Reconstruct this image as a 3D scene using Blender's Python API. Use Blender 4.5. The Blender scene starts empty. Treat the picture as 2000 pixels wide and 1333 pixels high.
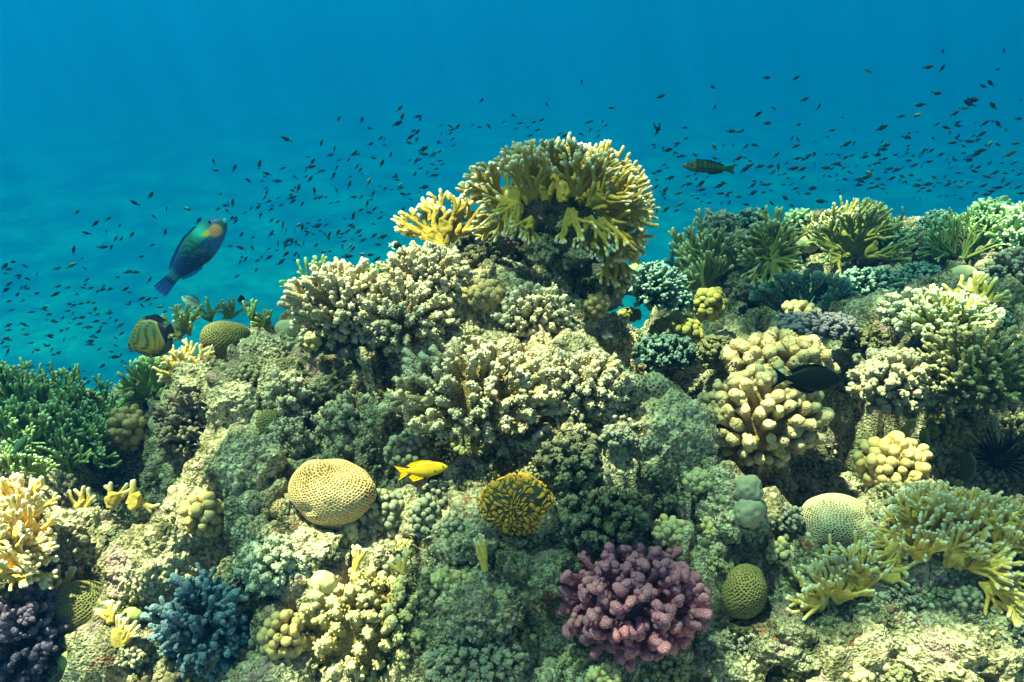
import bpy, math, random
import numpy as np
from mathutils import Vector, Matrix, Euler

# ------------------------------------------------------------------ camera, world, sun, exposure
S = bpy.context.scene
COL = S.collection
CAM = np.array([0.0, 0.0, 1.5]); PITCH = math.radians(27.0); LENS = 26.0
cd = bpy.data.cameras.new('camera'); cd.lens = LENS; cd.sensor_width = 36; cd.clip_start = 0.02; cd.clip_end = 400
cam = bpy.data.objects.new('camera', cd); COL.objects.link(cam)
cam.location = CAM; cam.rotation_euler = (math.pi/2 - PITCH, 0, 0); S.camera = cam

SUN_EL, SUN_AZ = math.radians(72), math.radians(285)     # azimuth clockwise from +Y: high, from the left
w = bpy.data.worlds.new('World'); S.world = w; w.use_nodes = True
nt = w.node_tree; sky = nt.nodes.new('ShaderNodeTexSky'); sky.sky_type = 'NISHITA'; sky.sun_disc = False
sky.sun_elevation = SUN_EL; sky.sun_rotation = SUN_AZ
bg = nt.nodes['Background']; bg.inputs['Strength'].default_value = 0.055
nt.links.new(sky.outputs[0], bg.inputs['Color'])
sd = bpy.data.lights.new('sun', 'SUN'); sd.energy = 5.0; sd.angle = math.radians(2.0); sd.color = (1.0, 0.93, 0.70)
sun = bpy.data.objects.new('sun', sd); COL.objects.link(sun)
sdir = Vector((math.sin(SUN_AZ)*math.cos(SUN_EL), math.cos(SUN_AZ)*math.cos(SUN_EL), math.sin(SUN_EL)))
sun.rotation_euler = sdir.to_track_quat('Z', 'Y').to_euler(); sun.location = (0, 0, 6)
S.view_settings.view_transform = 'Standard'; S.view_settings.look = 'None'
S.view_settings.exposure = 2.05; S.view_settings.gamma = 1.0
try:
    S.cycles.max_bounces = 5; S.cycles.diffuse_bounces = 3; S.cycles.volume_bounces = 1
    S.cycles.transparent_max_bounces = 8; S.cycles.use_denoising = True
except Exception: pass

# ------------------------------------------------------------------ numeric helpers
R_ = np.random.RandomState
TAB = R_(7).rand(65536, 3)
def _h(i, seed):
    h = (i[..., 0]*73856093) ^ (i[..., 1]*19349663) ^ (i[..., 2]*83492791) ^ (seed*2654435)
    h = (h ^ (h >> 13))*1274126177
    return ((h ^ (h >> 16)) & 65535)
def vnoise(p, seed=0):
    i = np.floor(p).astype(np.int64); f = p - i; f = f*f*(3-2*f); r = 0
    for a in (0, 1):
        for b in (0, 1):
            for c in (0, 1):
                wgt = (f[..., 0] if a else 1-f[..., 0])*(f[..., 1] if b else 1-f[..., 1])*(f[..., 2] if c else 1-f[..., 2])
                r = r + wgt*TAB[_h(i+np.array([a, b, c]), seed), 0]
    return r*2-1
def fbm(p, octs=4, seed=0, gain=0.5):
    r = 0; a = 1; n = 0
    for o in range(octs):
        r = r + a*vnoise(p*2**o+o*17.3, seed+o); n += a; a *= gain
    return r/n
def worley(p, seed=0, jit=0.75):
    i0 = np.floor(p).astype(np.int64); f = p-i0; s = np.where(f > 0.5, 1, -1).astype(np.int64)
    d1 = np.full(p.shape[:-1], 9.0); d2 = d1.copy()
    for a in (0, 1):
        for b in (0, 1):
            for c in (0, 1):
                i = i0 + s*np.array([a, b, c])
                q = i + 0.5 + (TAB[_h(i, seed)]-0.5)*jit
                d = np.sqrt(((p-q)**2).sum(-1))
                d2 = np.where(d < d1, d1, np.minimum(d2, d)); d1 = np.minimum(d1, d)
    return d1, d2
def sm(a, b, x):
    t = np.clip((x-a)/(b-a), 0, 1); return t*t*(3-2*t)
def unit(v):
    v = np.asarray(v, float); return v/np.maximum(np.linalg.norm(v, axis=-1, keepdims=True), 1e-9)
TH = 18.0/LENS
FWD = np.array([0, math.cos(PITCH), -math.sin(PITCH)]); UPV = np.array([0, math.sin(PITCH), math.cos(PITCH)]); RT = np.array([1.0, 0, 0])
def ray(px, py): return FWD + RT*((px-1000)/1000*TH) + UPV*((666.5-py)/1000*TH)
def PY(px, py, Y):                       # the point of a view ray at world distance Y
    r = ray(px, py); return CAM + r*(Y/r[1])
def depth(p): return float((np.asarray(p)-CAM) @ FWD)
def mpp(p): return depth(p)*TH/1000      # metres per photo pixel there

# ------------------------------------------------------------------ scene object helpers
def mesh(name, V, F, mat=None, parent=None, attrs=None, smooth=True, loc=None, link=True):
    V = np.asarray(V, np.float32).reshape(-1, 3); me = bpy.data.meshes.new(name)
    if loc is not None: V = V - np.asarray(loc, np.float32)
    groups = F if isinstance(F, list) else [F]
    me.vertices.add(len(V)); me.vertices.foreach_set('co', V.ravel())
    li = np.concatenate([g.ravel() for g in groups]).astype(np.int32)
    tot = np.concatenate([np.full(len(g), g.shape[1], np.int32) for g in groups])
    st = np.concatenate([[0], np.cumsum(tot)[:-1]]).astype(np.int32)
    me.loops.add(len(li)); me.loops.foreach_set('vertex_index', li)
    me.polygons.add(len(tot)); me.polygons.foreach_set('loop_start', st); me.polygons.foreach_set('loop_total', tot)
    if smooth: me.polygons.foreach_set('use_smooth', np.ones(len(tot), bool))
    for k, a in (attrs or {}).items():
        a = np.asarray(a, np.float32)
        if a.ndim == 2:
            at = me.attributes.new(k, 'FLOAT_COLOR', 'POINT')
            at.data.foreach_set('color', np.concatenate([a, np.ones((len(a), 1), np.float32)], 1).ravel())
        else:
            at = me.attributes.new(k, 'FLOAT', 'POINT'); at.data.foreach_set('value', a.ravel())
    me.update(calc_edges=True)
    if mat: me.materials.append(mat)
    o = bpy.data.objects.new(name, me)
    if loc is not None: o.location = loc
    if parent is not None:
        o.parent = parent
        if loc is not None: o.location = Vector(loc)-parent.location
    if link: COL.objects.link(o)
    return o
def tag(o, label=None, cat=None, group=None, kind=None):
    if label: o['label'] = label
    if cat: o['category'] = cat
    if group: o['group'] = group
    if kind: o['kind'] = kind
    return o
def empty(name, loc):
    o = bpy.data.objects.new(name, None); o.location = loc; o.empty_display_size = 0.02; COL.objects.link(o); return o

# ------------------------------------------------------------------ materials
def nodes(name):
    m = bpy.data.materials.new(name); m.use_nodes = True; t = m.node_tree
    b = t.nodes['Principled BSDF']; b.inputs['Roughness'].default_value = 0.75
    b.inputs['Specular IOR Level'].default_value = 0.04
    return m, t, b
def N(t, typ, **kw):
    n = t.nodes.new(typ)
    for k, v in kw.items():
        if k in n.inputs: n.inputs[k].default_value = v
        else: setattr(n, k, v)
    return n
def ramp(t, fac, stops):
    r = t.nodes.new('ShaderNodeValToRGB'); e = r.color_ramp.elements
    while len(e) < len(stops): e.new(0.5)
    for k, (p, c) in enumerate(stops):
        e[k].position = p; e[k].color = (*c, 1)
    t.links.new(fac, r.inputs[0]); return r.outputs[0]
def mix(t, fac, a, b, mode='MIX'):
    n = t.nodes.new('ShaderNodeMix'); n.data_type = 'RGBA'; n.blend_type = mode
    for s, v in ((n.inputs[0], fac), (n.inputs[6], a), (n.inputs[7], b)):
        if hasattr(v, 'is_linked'): t.links.new(v, s)
        else: s.default_value = (*v, 1) if isinstance(v, tuple) else v
    return n.outputs[2]
def math_(t, op, a, b=0.0, clamp=False):
    n = t.nodes.new('ShaderNodeMath'); n.operation = op; n.use_clamp = clamp
    for s, v in ((n.inputs[0], a), (n.inputs[1], b)):
        if hasattr(v, 'is_linked'): t.links.new(v, s)
        else: s.default_value = v
    return n.outputs[0]
def geo(t): return t.nodes.new('ShaderNodeNewGeometry').outputs['Position']
def noise(t, scale, detail=3, rough=0.55, vec=None):
    n = N(t, 'ShaderNodeTexNoise', Scale=scale, Detail=detail, Roughness=rough)
    t.links.new(vec or geo(t), n.inputs['Vector']); return n.outputs['Fac']
def voro(t, scale, feature='F1', vec=None, out='Distance'):
    n = N(t, 'ShaderNodeTexVoronoi', Scale=scale, feature=feature)
    t.links.new(vec or geo(t), n.inputs['Vector']); return n.outputs[out]
def attr(t, name, col=False):
    n = t.nodes.new('ShaderNodeAttribute'); n.attribute_name = name; return n.outputs['Color' if col else 'Fac']
def bump(t, b, h, strength=0.5, dist=0.004):
    n = N(t, 'ShaderNodeBump', Strength=strength, Distance=dist); t.links.new(h, n.inputs['Height'])
    t.links.new(n.outputs[0], b.inputs['Normal'])

def coral_mat(name, low, mid, tip, pit=0.55, grain=320, vary=0.35, p1=0.6, p2=0.97, alt=None, speck=0.0, sscale=250):
    """low -> mid -> tip along a branch; the pits between its cups darker and browner; grain in the skin"""
    m, t, b = nodes(name)
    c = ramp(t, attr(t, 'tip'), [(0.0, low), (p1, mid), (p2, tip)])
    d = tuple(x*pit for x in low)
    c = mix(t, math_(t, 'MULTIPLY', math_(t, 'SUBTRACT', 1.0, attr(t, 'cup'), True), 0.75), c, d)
    n1 = noise(t, 14, 3)
    c = mix(t, math_(t, 'MULTIPLY', ramp(t, n1, [(0.4, (0, 0, 0)), (0.65, (1, 1, 1))]), vary), c, alt or tuple(x*0.6 for x in mid))
    oi = t.nodes.new('ShaderNodeObjectInfo').outputs['Random']      # branches of a colony differ a little
    c = mix(t, 1.0, c, ramp(t, oi, [(0.0, (0.72, 0.76, 0.80)), (0.5, (0.98, 0.98, 0.94)), (1.0, (1.18, 1.10, 0.98))]), 'MULTIPLY')
    n2 = noise(t, grain, 2)
    c = mix(t, 0.45, c, ramp(t, n2, [(0.3, (0.45, 0.45, 0.42)), (0.7, (1, 1, 1))]), 'MULTIPLY')
    hgt = n2
    if speck:                            # the polyps: pale dots set in the darker skin between them
        v1 = voro(t, sscale); dots = ramp(t, v1, [(0.22, (1, 1, 1)), (0.48, (0, 0, 0))])
        c = mix(t, math_(t, 'MULTIPLY', math_(t, 'SUBTRACT', 1.0, dots), speck), c, tuple(x*0.55 for x in low))
        c = mix(t, math_(t, 'MULTIPLY', dots, speck*0.6), c, tuple(min(1, x*1.15+0.03) for x in tip))
        hgt = math_(t, 'ADD', math_(t, 'MULTIPLY', n2, 0.5), math_(t, 'MULTIPLY', dots, 1.0))
    t.links.new(c, b.inputs['Base Color'])
    bump(t, b, hgt, 0.5, 0.0025)
    return m

def rock_mat(name, pale=(0.62, 0.56, 0.38), dark=(0.055, 0.062, 0.035), mid=(0.22, 0.20, 0.12), red=0.5, seed=0.0, k=1.0):
    m, t, b = nodes(name)
    g = t.nodes.new('ShaderNodeNewGeometry'); mp = N(t, 'ShaderNodeMapping'); mp.inputs['Location'].default_value = (seed, seed*1.7, -seed)
    t.links.new(g.outputs['Position'], mp.inputs['Vector']); v = mp.outputs[0]
    n1 = noise(t, 5*k, 5, 0.65, v); n2 = noise(t, 28*k, 5, 0.7, v); n3 = noise(t, 150*k, 3, 0.6, v)
    v1 = voro(t, 75*k, vec=v); v2 = voro(t, 210*k, vec=v)
    f = math_(t, 'ADD', math_(t, 'MULTIPLY', n1, 0.55), math_(t, 'MULTIPLY', n2, 0.55))
    c = ramp(t, f, [(0.42, dark), (0.50, mid), (0.57, tuple(0.6*a+0.4*b_ for a, b_ in zip(pale, mid))), (0.64, pale)])
    c = mix(t, 0.75, c, ramp(t, n3, [(0.36, (0.12, 0.14, 0.11)), (0.5, (0.8, 0.8, 0.75)), (0.64, (1.5, 1.45, 1.3))]), 'MULTIPLY')
    c = mix(t, ramp(t, v1, [(0.12, (0.85, 0.85, 0.85)), (0.32, (0, 0, 0))]), c, (0.06, 0.07, 0.04))
    rn = math_(t, 'MULTIPLY', ramp(t, noise(t, 9*k, 2, 0.5, v), [(0.57, (0, 0, 0)), (0.64, (1, 1, 1))]),
               ramp(t, noise(t, 60*k, 3, 0.6, v), [(0.52, (0, 0, 0)), (0.60, (1, 1, 1))]))
    c = mix(t, math_(t, 'MULTIPLY', rn, red), c, (0.30, 0.045, 0.02))
    pn = ramp(t, noise(t, 17*k, 3, 0.5, v), [(0.58, (0, 0, 0)), (0.68, (0.75, 0.75, 0.75))])
    c = mix(t, pn, c, (0.36, 0.25, 0.25))
    t.links.new(c, b.inputs['Base Color'])
    h = math_(t, 'ADD', math_(t, 'MULTIPLY', n2, 0.6), math_(t, 'ADD', math_(t, 'MULTIPLY', n3, 0.8), math_(t, 'MULTIPLY', math_(t, 'MINIMUM', v1, 0.4), -1.4)))
    h = math_(t, 'ADD', h, math_(t, 'MULTIPLY', v2, -0.7))
    bump(t, b, h, 0.8, 0.008/k)
    return m
def vcol_mat(name, rough=0.5, spec=0.3, fine=0.0):
    m, t, b = nodes(name); b.inputs['Roughness'].default_value = rough; b.inputs['Specular IOR Level'].default_value = spec
    t.links.new(attr(t, 'col', True), b.inputs['Base Color'])
    return m

ROCK = rock_mat('reef_rock'); ROCK2 = rock_mat('pale_limestone', pale=(0.72, 0.64, 0.44), mid=(0.42, 0.38, 0.25), dark=(0.12, 0.12, 0.07), red=0.3, seed=3.1)
ROCK3 = rock_mat('turf_covered_rock', pale=(0.30, 0.30, 0.21), mid=(0.10, 0.11, 0.065), dark=(0.025, 0.032, 0.02), red=0.75, seed=7.7, k=1.3)

# ------------------------------------------------------------------ haze (sea water), surface sheet that dapples the sun, seabed
def box(name, lo, hi):
    V = [(x, y, z) for x in (lo[0], hi[0]) for y in (lo[1], hi[1]) for z in (lo[2], hi[2])]
    F = np.array([(0, 1, 3, 2), (4, 6, 7, 5), (0, 4, 5, 1), (2, 3, 7, 6), (0, 2, 6, 4), (1, 5, 7, 3)])
    return mesh(name, V, F, smooth=False)
def build_water():
    hz = box('haze', (-155, -12, -20.5), (155, 205, 1.85)); tag(hz, kind='stuff')
    m = bpy.data.materials.new('sea_water'); m.use_nodes = True; t = m.node_tree; t.nodes.clear()
    o = t.nodes.new('ShaderNodeOutputMaterial'); v = t.nodes.new('ShaderNodeVolumePrincipled')
    v.inputs['Color'].default_value = (0.001, 0.080, 0.280, 1); v.inputs['Absorption Color'].default_value = (0.0, 0.62, 0.78, 1)
    v.inputs['Density'].default_value = 0.094; v.inputs['Anisotropy'].default_value = 0.45
    t.links.new(v.outputs[0], o.inputs['Volume']); hz.data.materials.append(m)
    # unseen flat sheet standing in for the sea surface, added to dapple and tint the light
    s = mesh('water', [(-220, -60, 2.5), (220, -60, 2.5), (220, 260, 2.5), (-220, 260, 2.5)], np.array([(0, 1, 2, 3)]), smooth=False)
    tag(s, kind='structure')
    m = bpy.data.materials.new('dapple_gobo'); m.use_nodes = True; t = m.node_tree; t.nodes.clear()
    o = t.nodes.new('ShaderNodeOutputMaterial'); tr = t.nodes.new('ShaderNodeBsdfTransparent')
    sh = N(t, 'ShaderNodeMapping'); sh.inputs['Location'].default_value = (-1.7, -0.8, 0); t.links.new(geo(t), sh.inputs['Vector']); p = sh.outputs[0]
    wv = N(t, 'ShaderNodeTexNoise', Scale=2.2, Detail=2.0); t.links.new(p, wv.inputs['Vector'])
    mx = t.nodes.new('ShaderNodeVectorMath'); mx.operation = 'MULTIPLY_ADD'; mx.inputs[1].default_value = (0.35, 0.35, 0.35)
    t.links.new(wv.outputs['Color'], mx.inputs[0]); t.links.new(p, mx.inputs[2])
    a = ramp(t, voro(t, 4.5, 'SMOOTH_F1', mx.outputs[0]), [(0.25, (0.0, 0.0, 0.0)), (0.62, (1, 1, 1))])
    b = ramp(t, noise(t, 2.6, 3, 0.55, mx.outputs[0]), [(0.36, (0.0, 0.0, 0.0)), (0.62, (1, 1, 1))])
    f = math_(t, 'ADD', math_(t, 'MULTIPLY', a, 0.42), math_(t, 'MULTIPLY', b, 0.58), True)
    c = ramp(t, f, [(0.0, (0.025, 0.060, 0.05)), (0.42, (0.12, 0.22, 0.17)), (0.72, (0.96, 1.0, 0.74))])  # caustic patches and green cast painted into the sheet's transparent colour
    t.links.new(c, tr.inputs[0]); t.links.new(tr.outputs[0], o.inputs['Surface']); s.data.materials.append(m)
build_water()
# ------------------------------------------------------------------ the reef's shape: a height field through points read off the slope
CP = [  # photo x, photo y, distance ahead
 (0,1333,.80),(300,1333,.84),(600,1333,.86),(900,1333,.86),(1200,1333,.86),(1500,1333,.86),(1800,1333,.84),(2000,1333,.82),
 (0,1150,.92),(300,1150,.97),(600,1150,.96),(900,1150,.95),(1200,1150,.98),(1500,1150,.97),(1800,1150,.95),(2000,1150,.92),
 (0,1000,1.05),(200,1000,1.14),(450,1000,1.08),(700,1000,1.06),(950,1000,1.05),(1200,1000,1.05),(1450,1000,1.06),(1700,1000,1.06),(2000,1000,1.05),
 (0,870,1.22),(200,880,1.42),(420,880,1.20),(640,870,1.17),(900,890,1.16),(1150,870,1.12),(1320,850,1.15),(1500,870,1.20),(1650,840,1.50),(1800,870,1.28),(1960,880,1.40),
 (0,750,1.36),(120,775,1.45),(210,830,1.65),(400,760,1.36),(560,760,1.27),(750,780,1.24),(950,760,1.22),(1150,740,1.24),(1260,760,1.40),(1350,760,1.60),(1480,760,1.34),(1650,740,1.40),(1850,750,1.32),(2000,760,1.30),
 (270,750,1.60),(350,690,1.62),(450,650,1.62),(560,655,1.50),(700,660,1.34),(850,660,1.33),(1050,660,1.34),(1180,660,1.42),(1260,690,1.75),(1380,680,1.90),(1520,680,1.55),(1700,650,1.60),(1900,640,1.50),(2000,640,1.45),
 (850,560,1.42),(1000,560,1.45),(1150,590,1.50),(1250,610,2.05),(1400,590,2.10),(1560,610,1.95),(1700,580,2.05),(1850,560,1.95),(2000,560,1.85),
 (1330,540,2.30),(1450,510,2.35),(1600,500,2.35),(1750,490,2.35),(1900,480,2.25),(2000,470,2.15),
 (1370,470,2.60),(1500,455,2.60),(1650,455,2.60),(1780,482,2.50),(1900,468,2.45),(2000,445,2.4),
]
pts = [PY(*c) for c in CP]
ext = [(-.6,.3,.25),(0,.3,.30),(.6,.3,.25),(0,-.3,.2),(-1.2,.2,.1),(1.2,.2,.2),(-1.8,.9,.35),(-2.4,.8,.1),(-1.9,1.6,.3),(1.8,1,.55),(2.4,1.2,.6),(2.4,2,.6),(2.5,2.7,.4),
       (-1.5,2.4,-.5),(-2.6,2.0,-.6),(-.9,2.1,.1),(-.55,2.1,.25),(0,2.05,.2),(.35,2.3,.0),(-.4,2.8,-.9),(.5,3.2,-.9),(1.2,3.3,.1),(2.2,3.4,.1),(3.2,2.4,.3),(1.8,4.0,-.9),(-1.5,3.4,-1.4),(0,4,-1.5),(-3,3,-1.5),(3.4,4,-1.2),(-3.3,1,-.6),(-3.3,-.5,-.4),(3.4,0,.4),(3.4,1.3,.6)]
A = np.array(pts + [np.array(e, float) for e in ext])
def U_(r2): return 0.5*r2*np.log(np.maximum(r2, 1e-12))
def fit(A, lam=2e-3):
    n = len(A); d2 = ((A[:, None, :2]-A[None, :, :2])**2).sum(-1)
    K = U_(d2)+lam*np.eye(n); P = np.c_[np.ones(n), A[:, :2]]
    M = np.zeros((n+3, n+3)); M[:n, :n] = K; M[:n, n:] = P; M[n:, :n] = P.T
    return np.linalg.solve(M, np.r_[A[:, 2], 0, 0, 0])
W_ = fit(A)
def Hs(X, Y):
    X = np.asarray(X, float); Y = np.asarray(Y, float); r = W_[-3]+W_[-2]*X+W_[-1]*Y
    for k in range(len(A)): r = r + W_[k]*U_((X-A[k, 0])**2+(Y-A[k, 1])**2)
    return r
SEABED = -18.0
HOLES = []
def H(X, Y):
    X = np.asarray(X, float); Y = np.asarray(Y, float)
    h = np.maximum(Hs(X, Y)-1.1*sm(2.9, 4.2, np.asarray(Y, float)), SEABED-0.3)
    p = np.stack([np.asarray(X, float), np.asarray(Y, float), np.zeros_like(np.asarray(X, float))], -1)
    h = h + 0.060*fbm(p*4.0, 2, 11)
    rd = 1-np.abs(vnoise(p*8.5, 23)); h = h + 0.045*(rd-0.6)
    w1, w2 = worley(p*7.0, 5); h = h - 0.085*sm(0.20, 0.0, w2-w1)*sm(-0.15, 0.45, vnoise(p*3.1, 31))
    h = h - 0.10*sm(0.35, 0.75, vnoise(p*5.0, 41))
    for hx, hy, hr, hd in HOLES: h = h - hd*np.exp(-((X-hx)**2+(Y-hy)**2)/hr**2)
    return h
def hit(px, py, y0=0.55, y1=4.0):
    """where a view ray meets the reef"""
    r = ray(px, py); ys = np.linspace(y0, y1, 900); P = CAM + r[None]*(ys/r[1])[:, None]
    below = P[:, 2] < H(P[:, 0], P[:, 1])
    k = int(np.argmax(below)) if below.any() else None
    return P[k] if k else None

HP = ((1665,850,1.38,.10,.55),(1720,830,1.38,.07,.4),(1945,890,1.30,.12,.60),(1870,870,1.26,.06,.35),(270,960,1.28,.08,.2),(200,930,1.3,.08,.2),(1340,765,1.66,.13,.30),(1270,700,1.78,.12,.28),(1300,640,2.05,.10,.15),(900,905,1.15,.07,.12),(1010,665,1.36,.04,.08),(600,870,1.17,.03,.06),(1050,1255,.90,.05,.10),(1390,1240,.92,.04,.08),(420,1080,1.0,.04,.08),(1520,1290,.88,.07,.10),(700,900,1.14,.04,.07),(1950,575,1.86,.10,.2),(340,1130,.97,.03,.07))
_hp = []
for hp in HP:                      # hollows sunk into the slope
    _p = hit(hp[0], hp[1]); _p = PY(hp[0], hp[1], hp[2]) if _p is None else _p+np.array([0, 1, 0])*hp[3]*0.5
    _hp.append((_p[0], _p[1], hp[3], hp[4]))
HOLES += _hp

def build_reef():
    nx, ny = 1000, 820
    u = np.linspace(-1, 1, nx); X = 3.4*(0.42*u+0.58*u**3)
    v = np.linspace(0, 1, ny); Y = -0.4 + 1.0*v*0.9 + 4.6*v**2.2
    XX, YY = np.meshgrid(X, Y)
    ZZ = np.zeros_like(XX)
    for i in range(0, ny, 82): ZZ[i:i+82] = H(XX[i:i+82], YY[i:i+82])
    P = np.stack([XX, YY, ZZ], -1).reshape(-1, 3)
    gx = np.gradient(ZZ, axis=1)/np.gradient(XX, axis=1); gy = np.gradient(ZZ, axis=0)/np.gradient(YY, axis=0)
    n = unit(np.stack([-gx, -gy, np.ones_like(gx)], -1).reshape(-1, 3))
    q = P*1.0
    d = 0.016*fbm(q*17, 3, 51)
    w1, w2 = worley(q*34, 61); d += 0.016*(0.45-w1)
    w1, w2 = worley(q*75+0.3*fbm(q*40, 1, 3)[:, None], 62); d += 0.008*(0.5-w1)
    rd = 1-np.abs(vnoise(q*26, 71)); d += 0.014*sm(0.6, 1, rd)
    q2 = P + n*d[:, None]
    q2[:, 0] += 0.018*fbm(P*11, 2, 81); q2[:, 1] += 0.022*fbm(P*11, 2, 82)
    i = np.arange(nx*ny).reshape(ny, nx)
    F = np.stack([i[:-1, :-1], i[:-1, 1:], i[1:, 1:], i[1:, :-1]], -1).reshape(-1, 4)
    o = mesh('reef', q2, F, ROCK); tag(o, kind='structure')
    return o
build_reef()

def build_seabed():
    n = 260; u = np.linspace(-1, 1, n); X = 150*np.sign(u)*np.abs(u)**2.2; v = np.linspace(0, 1, n); Y = -10+210*v**1.8
    XX, YY = np.meshgrid(X, Y); p = np.stack([XX, YY, 0*XX], -1)
    ZZ = SEABED + 0.25*fbm(p*0.25, 2, 5)
    P = np.stack([XX, YY, ZZ], -1).reshape(-1, 3); i = np.arange(n*n).reshape(n, n)
    F = np.stack([i[:-1, :-1], i[:-1, 1:], i[1:, 1:], i[1:, :-1]], -1).reshape(-1, 4)
    m, t, b = nodes('sand')
    c = ramp(t, noise(t, 0.22, 2, 0.5), [(0.40, (0.13, 0.17, 0.17)), (0.60, (0.30, 0.35, 0.33))])
    c = mix(t, ramp(t, voro(t, 1.1), [(0.10, (0.8, 0.8, 0.8)), (0.20, (0, 0, 0))]), c, (0.10, 0.13, 0.12))
    t.links.new(c, b.inputs['Base Color']); bump(t, b, noise(t, 6, 4), 0.6, 0.05)
    tag(mesh('seabed', P, F, m), kind='structure')
build_seabed()
# ------------------------------------------------------------------ builders
def frame(d):
    d = unit(d); a = np.where(np.abs(d[..., 2:3]) > 0.9, np.array([1.0, 0, 0]), np.array([0, 0, 1.0]))
    s = unit(np.cross(d, a)); return s, np.cross(s, d)
def finger_mesh(b, d, L, r0, r1, nb=10, nc=5, seg=18, bend=None, flat=1.0, fdir=None, bulge=0.0, cup=None, cupamp=0.0015, seed=0, swell=0.0):
    """many rounded fingers at once: base points b, directions d; returns V (F,R,S,3), t, cup value and quad pattern"""
    b = np.asarray(b, float).reshape(-1, 3); n = len(b); d = unit(d).reshape(-1, 3)
    L = np.broadcast_to(L, n).astype(float); r0 = np.broadcast_to(r0, n).astype(float); r1 = np.broadcast_to(r1, n).astype(float)
    r1 = np.minimum(r1, L*0.45)
    s_, u_ = frame(d)
    if fdir is not None:
        s_ = unit(fdir - d*(fdir*d).sum(-1, keepdims=True)); u_ = np.cross(s_, d)
    k = np.arange(nb)/(nb-1.0); ph = np.linspace(0, math.pi/2, nc+1)[1:]
    sb = (L-r1)[:, None]*k; rb = r0[:, None]*(1-k)+r1[:, None]*k; rb = rb*(1+bulge*np.sin(math.pi*k))+r1[:, None]*swell*sm(0.6, 1, k)
    rt = r1*(1+swell)
    sc = (L-r1)[:, None]+r1[:, None]*np.sin(ph)*1.0; rc = rt[:, None]*np.maximum(np.cos(ph), 0.02)
    s = np.concatenate([sb, sc], 1); r = np.concatenate([rb, rc], 1); R = s.shape[1]
    th = np.arange(seg)*2*math.pi/seg; ct, st_ = np.cos(th), np.sin(th)
    rad = s_[:, None, None, :]*ct[None, None, :, None]*flat + u_[:, None, None, :]*st_[None, None, :, None]/max(flat, 1)**0.5
    V = b[:, None, None, :] + d[:, None, None, :]*s[:, :, None, None] + rad*r[:, :, None, None]
    if bend is not None: V = V + np.asarray(bend).reshape(-1, 1, 1, 3)*((s/L[:, None])**2*L[:, None])[:, :, None, None]
    t = np.broadcast_to((s/L[:, None])[:, :, None], V.shape[:3]).copy()
    nz = np.concatenate([np.zeros(nb), np.sin(ph)]); nr = np.sqrt(1-nz**2)
    nrm = unit(rad)*nr[None, :, None, None] + d[:, None, None, :]*nz[None, :, None, None]
    cv = np.ones(V.shape[:3])
    if cup:
        w1, w2 = worley(V/cup, seed+9); e = sm(0.55, 0.12, w1); cv = e
        V = V + nrm*(e*cupamp)[..., None]
    V = V + nrm*(fbm(V*90, 1, seed)*0.0012)[..., None]
    i = np.arange(R*seg).reshape(R, seg); q = np.stack([i[:-1], np.roll(i[:-1], -1, 1), np.roll(i[1:], -1, 1), i[1:]], -1).reshape(-1, 4)
    return V, t, cv, q
def pack(parts):
    """parts: list of (V(F,R,S,3), t, cv, q) -> flat arrays"""
    VV, TT, CC, FF = [], [], [], []; off = 0
    for V, t, cv, q in parts:
        n, R, Sg, _ = V.shape
        for a in range(n): FF.append(q+off+a*R*Sg)
        VV.append(V.reshape(-1, 3)); TT.append(t.ravel()); CC.append(cv.ravel()); off += n*R*Sg
    return np.concatenate(VV), np.concatenate(FF), {'tip': np.concatenate(TT), 'cup': np.concatenate(CC)}
def sphere_dirs(n, minz=-1.0, rs=None):
    i = np.arange(n)+0.5; z = 1-(1-minz)*i/n; ph = i*2.399963; r = np.sqrt(np.maximum(0, 1-z*z))
    v = np.stack([r*np.cos(ph), r*np.sin(ph), z], -1)
    if rs is not None: v = unit(v+rs.normal(0, 0.28/math.sqrt(n)*2, v.shape))
    return v
def rot_to(v, g):
    g = unit(g); a, b = frame(g); return v[..., 0:1]*a+v[..., 1:2]*b+v[..., 2:3]*g
def csphere(k):
    """a sphere as six grids welded loosely: directions (6k*k) and quads"""
    a = np.tan(np.linspace(-math.pi/4, math.pi/4, k)); A_, B_ = np.meshgrid(a, a); o = np.ones_like(A_); D, F = [], []
    i = np.arange(k*k).reshape(k, k); q = np.stack([i[:-1, :-1], i[:-1, 1:], i[1:, 1:], i[1:, :-1]], -1).reshape(-1, 4)
    for m, v in enumerate(((A_, B_, o), (B_, A_, -o), (o, A_, B_), (-o, B_, A_), (B_, o, A_), (A_, -o, B_))):
        D.append(unit(np.stack(v, -1).reshape(-1, 3))); F.append(q+m*k*k)
    return np.concatenate(D), np.concatenate(F)
def blob(c, rad, k=40, amp=0.2, fr=1.6, seed=0):
    D, F = csphere(k); r = 1+amp*fbm(D*fr+seed*3.7, 3, seed)
    return np.asarray(c)+D*r[:, None]*np.asarray(rad), D, F

REG = {}
def anchor(px, py, Y=None, sink=0.0, rpx=0):
    if Y is None:
        p = hit(px, py)
        if p is None:
            for dy in range(10, 400, 10):
                p = hit(px, py+dy)
                if p is not None: break
            p = PY(px, py, p[1])
        return p - unit(ray(px, py))*0 + ray(px, py)/np.linalg.norm(ray(px, py))*sink
    h_ = hit(px, py)                      # never behind the reef's own surface
    if h_ is not None: Y = min(Y, h_[1]-0.01)
    return PY(px, py, Y)

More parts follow.
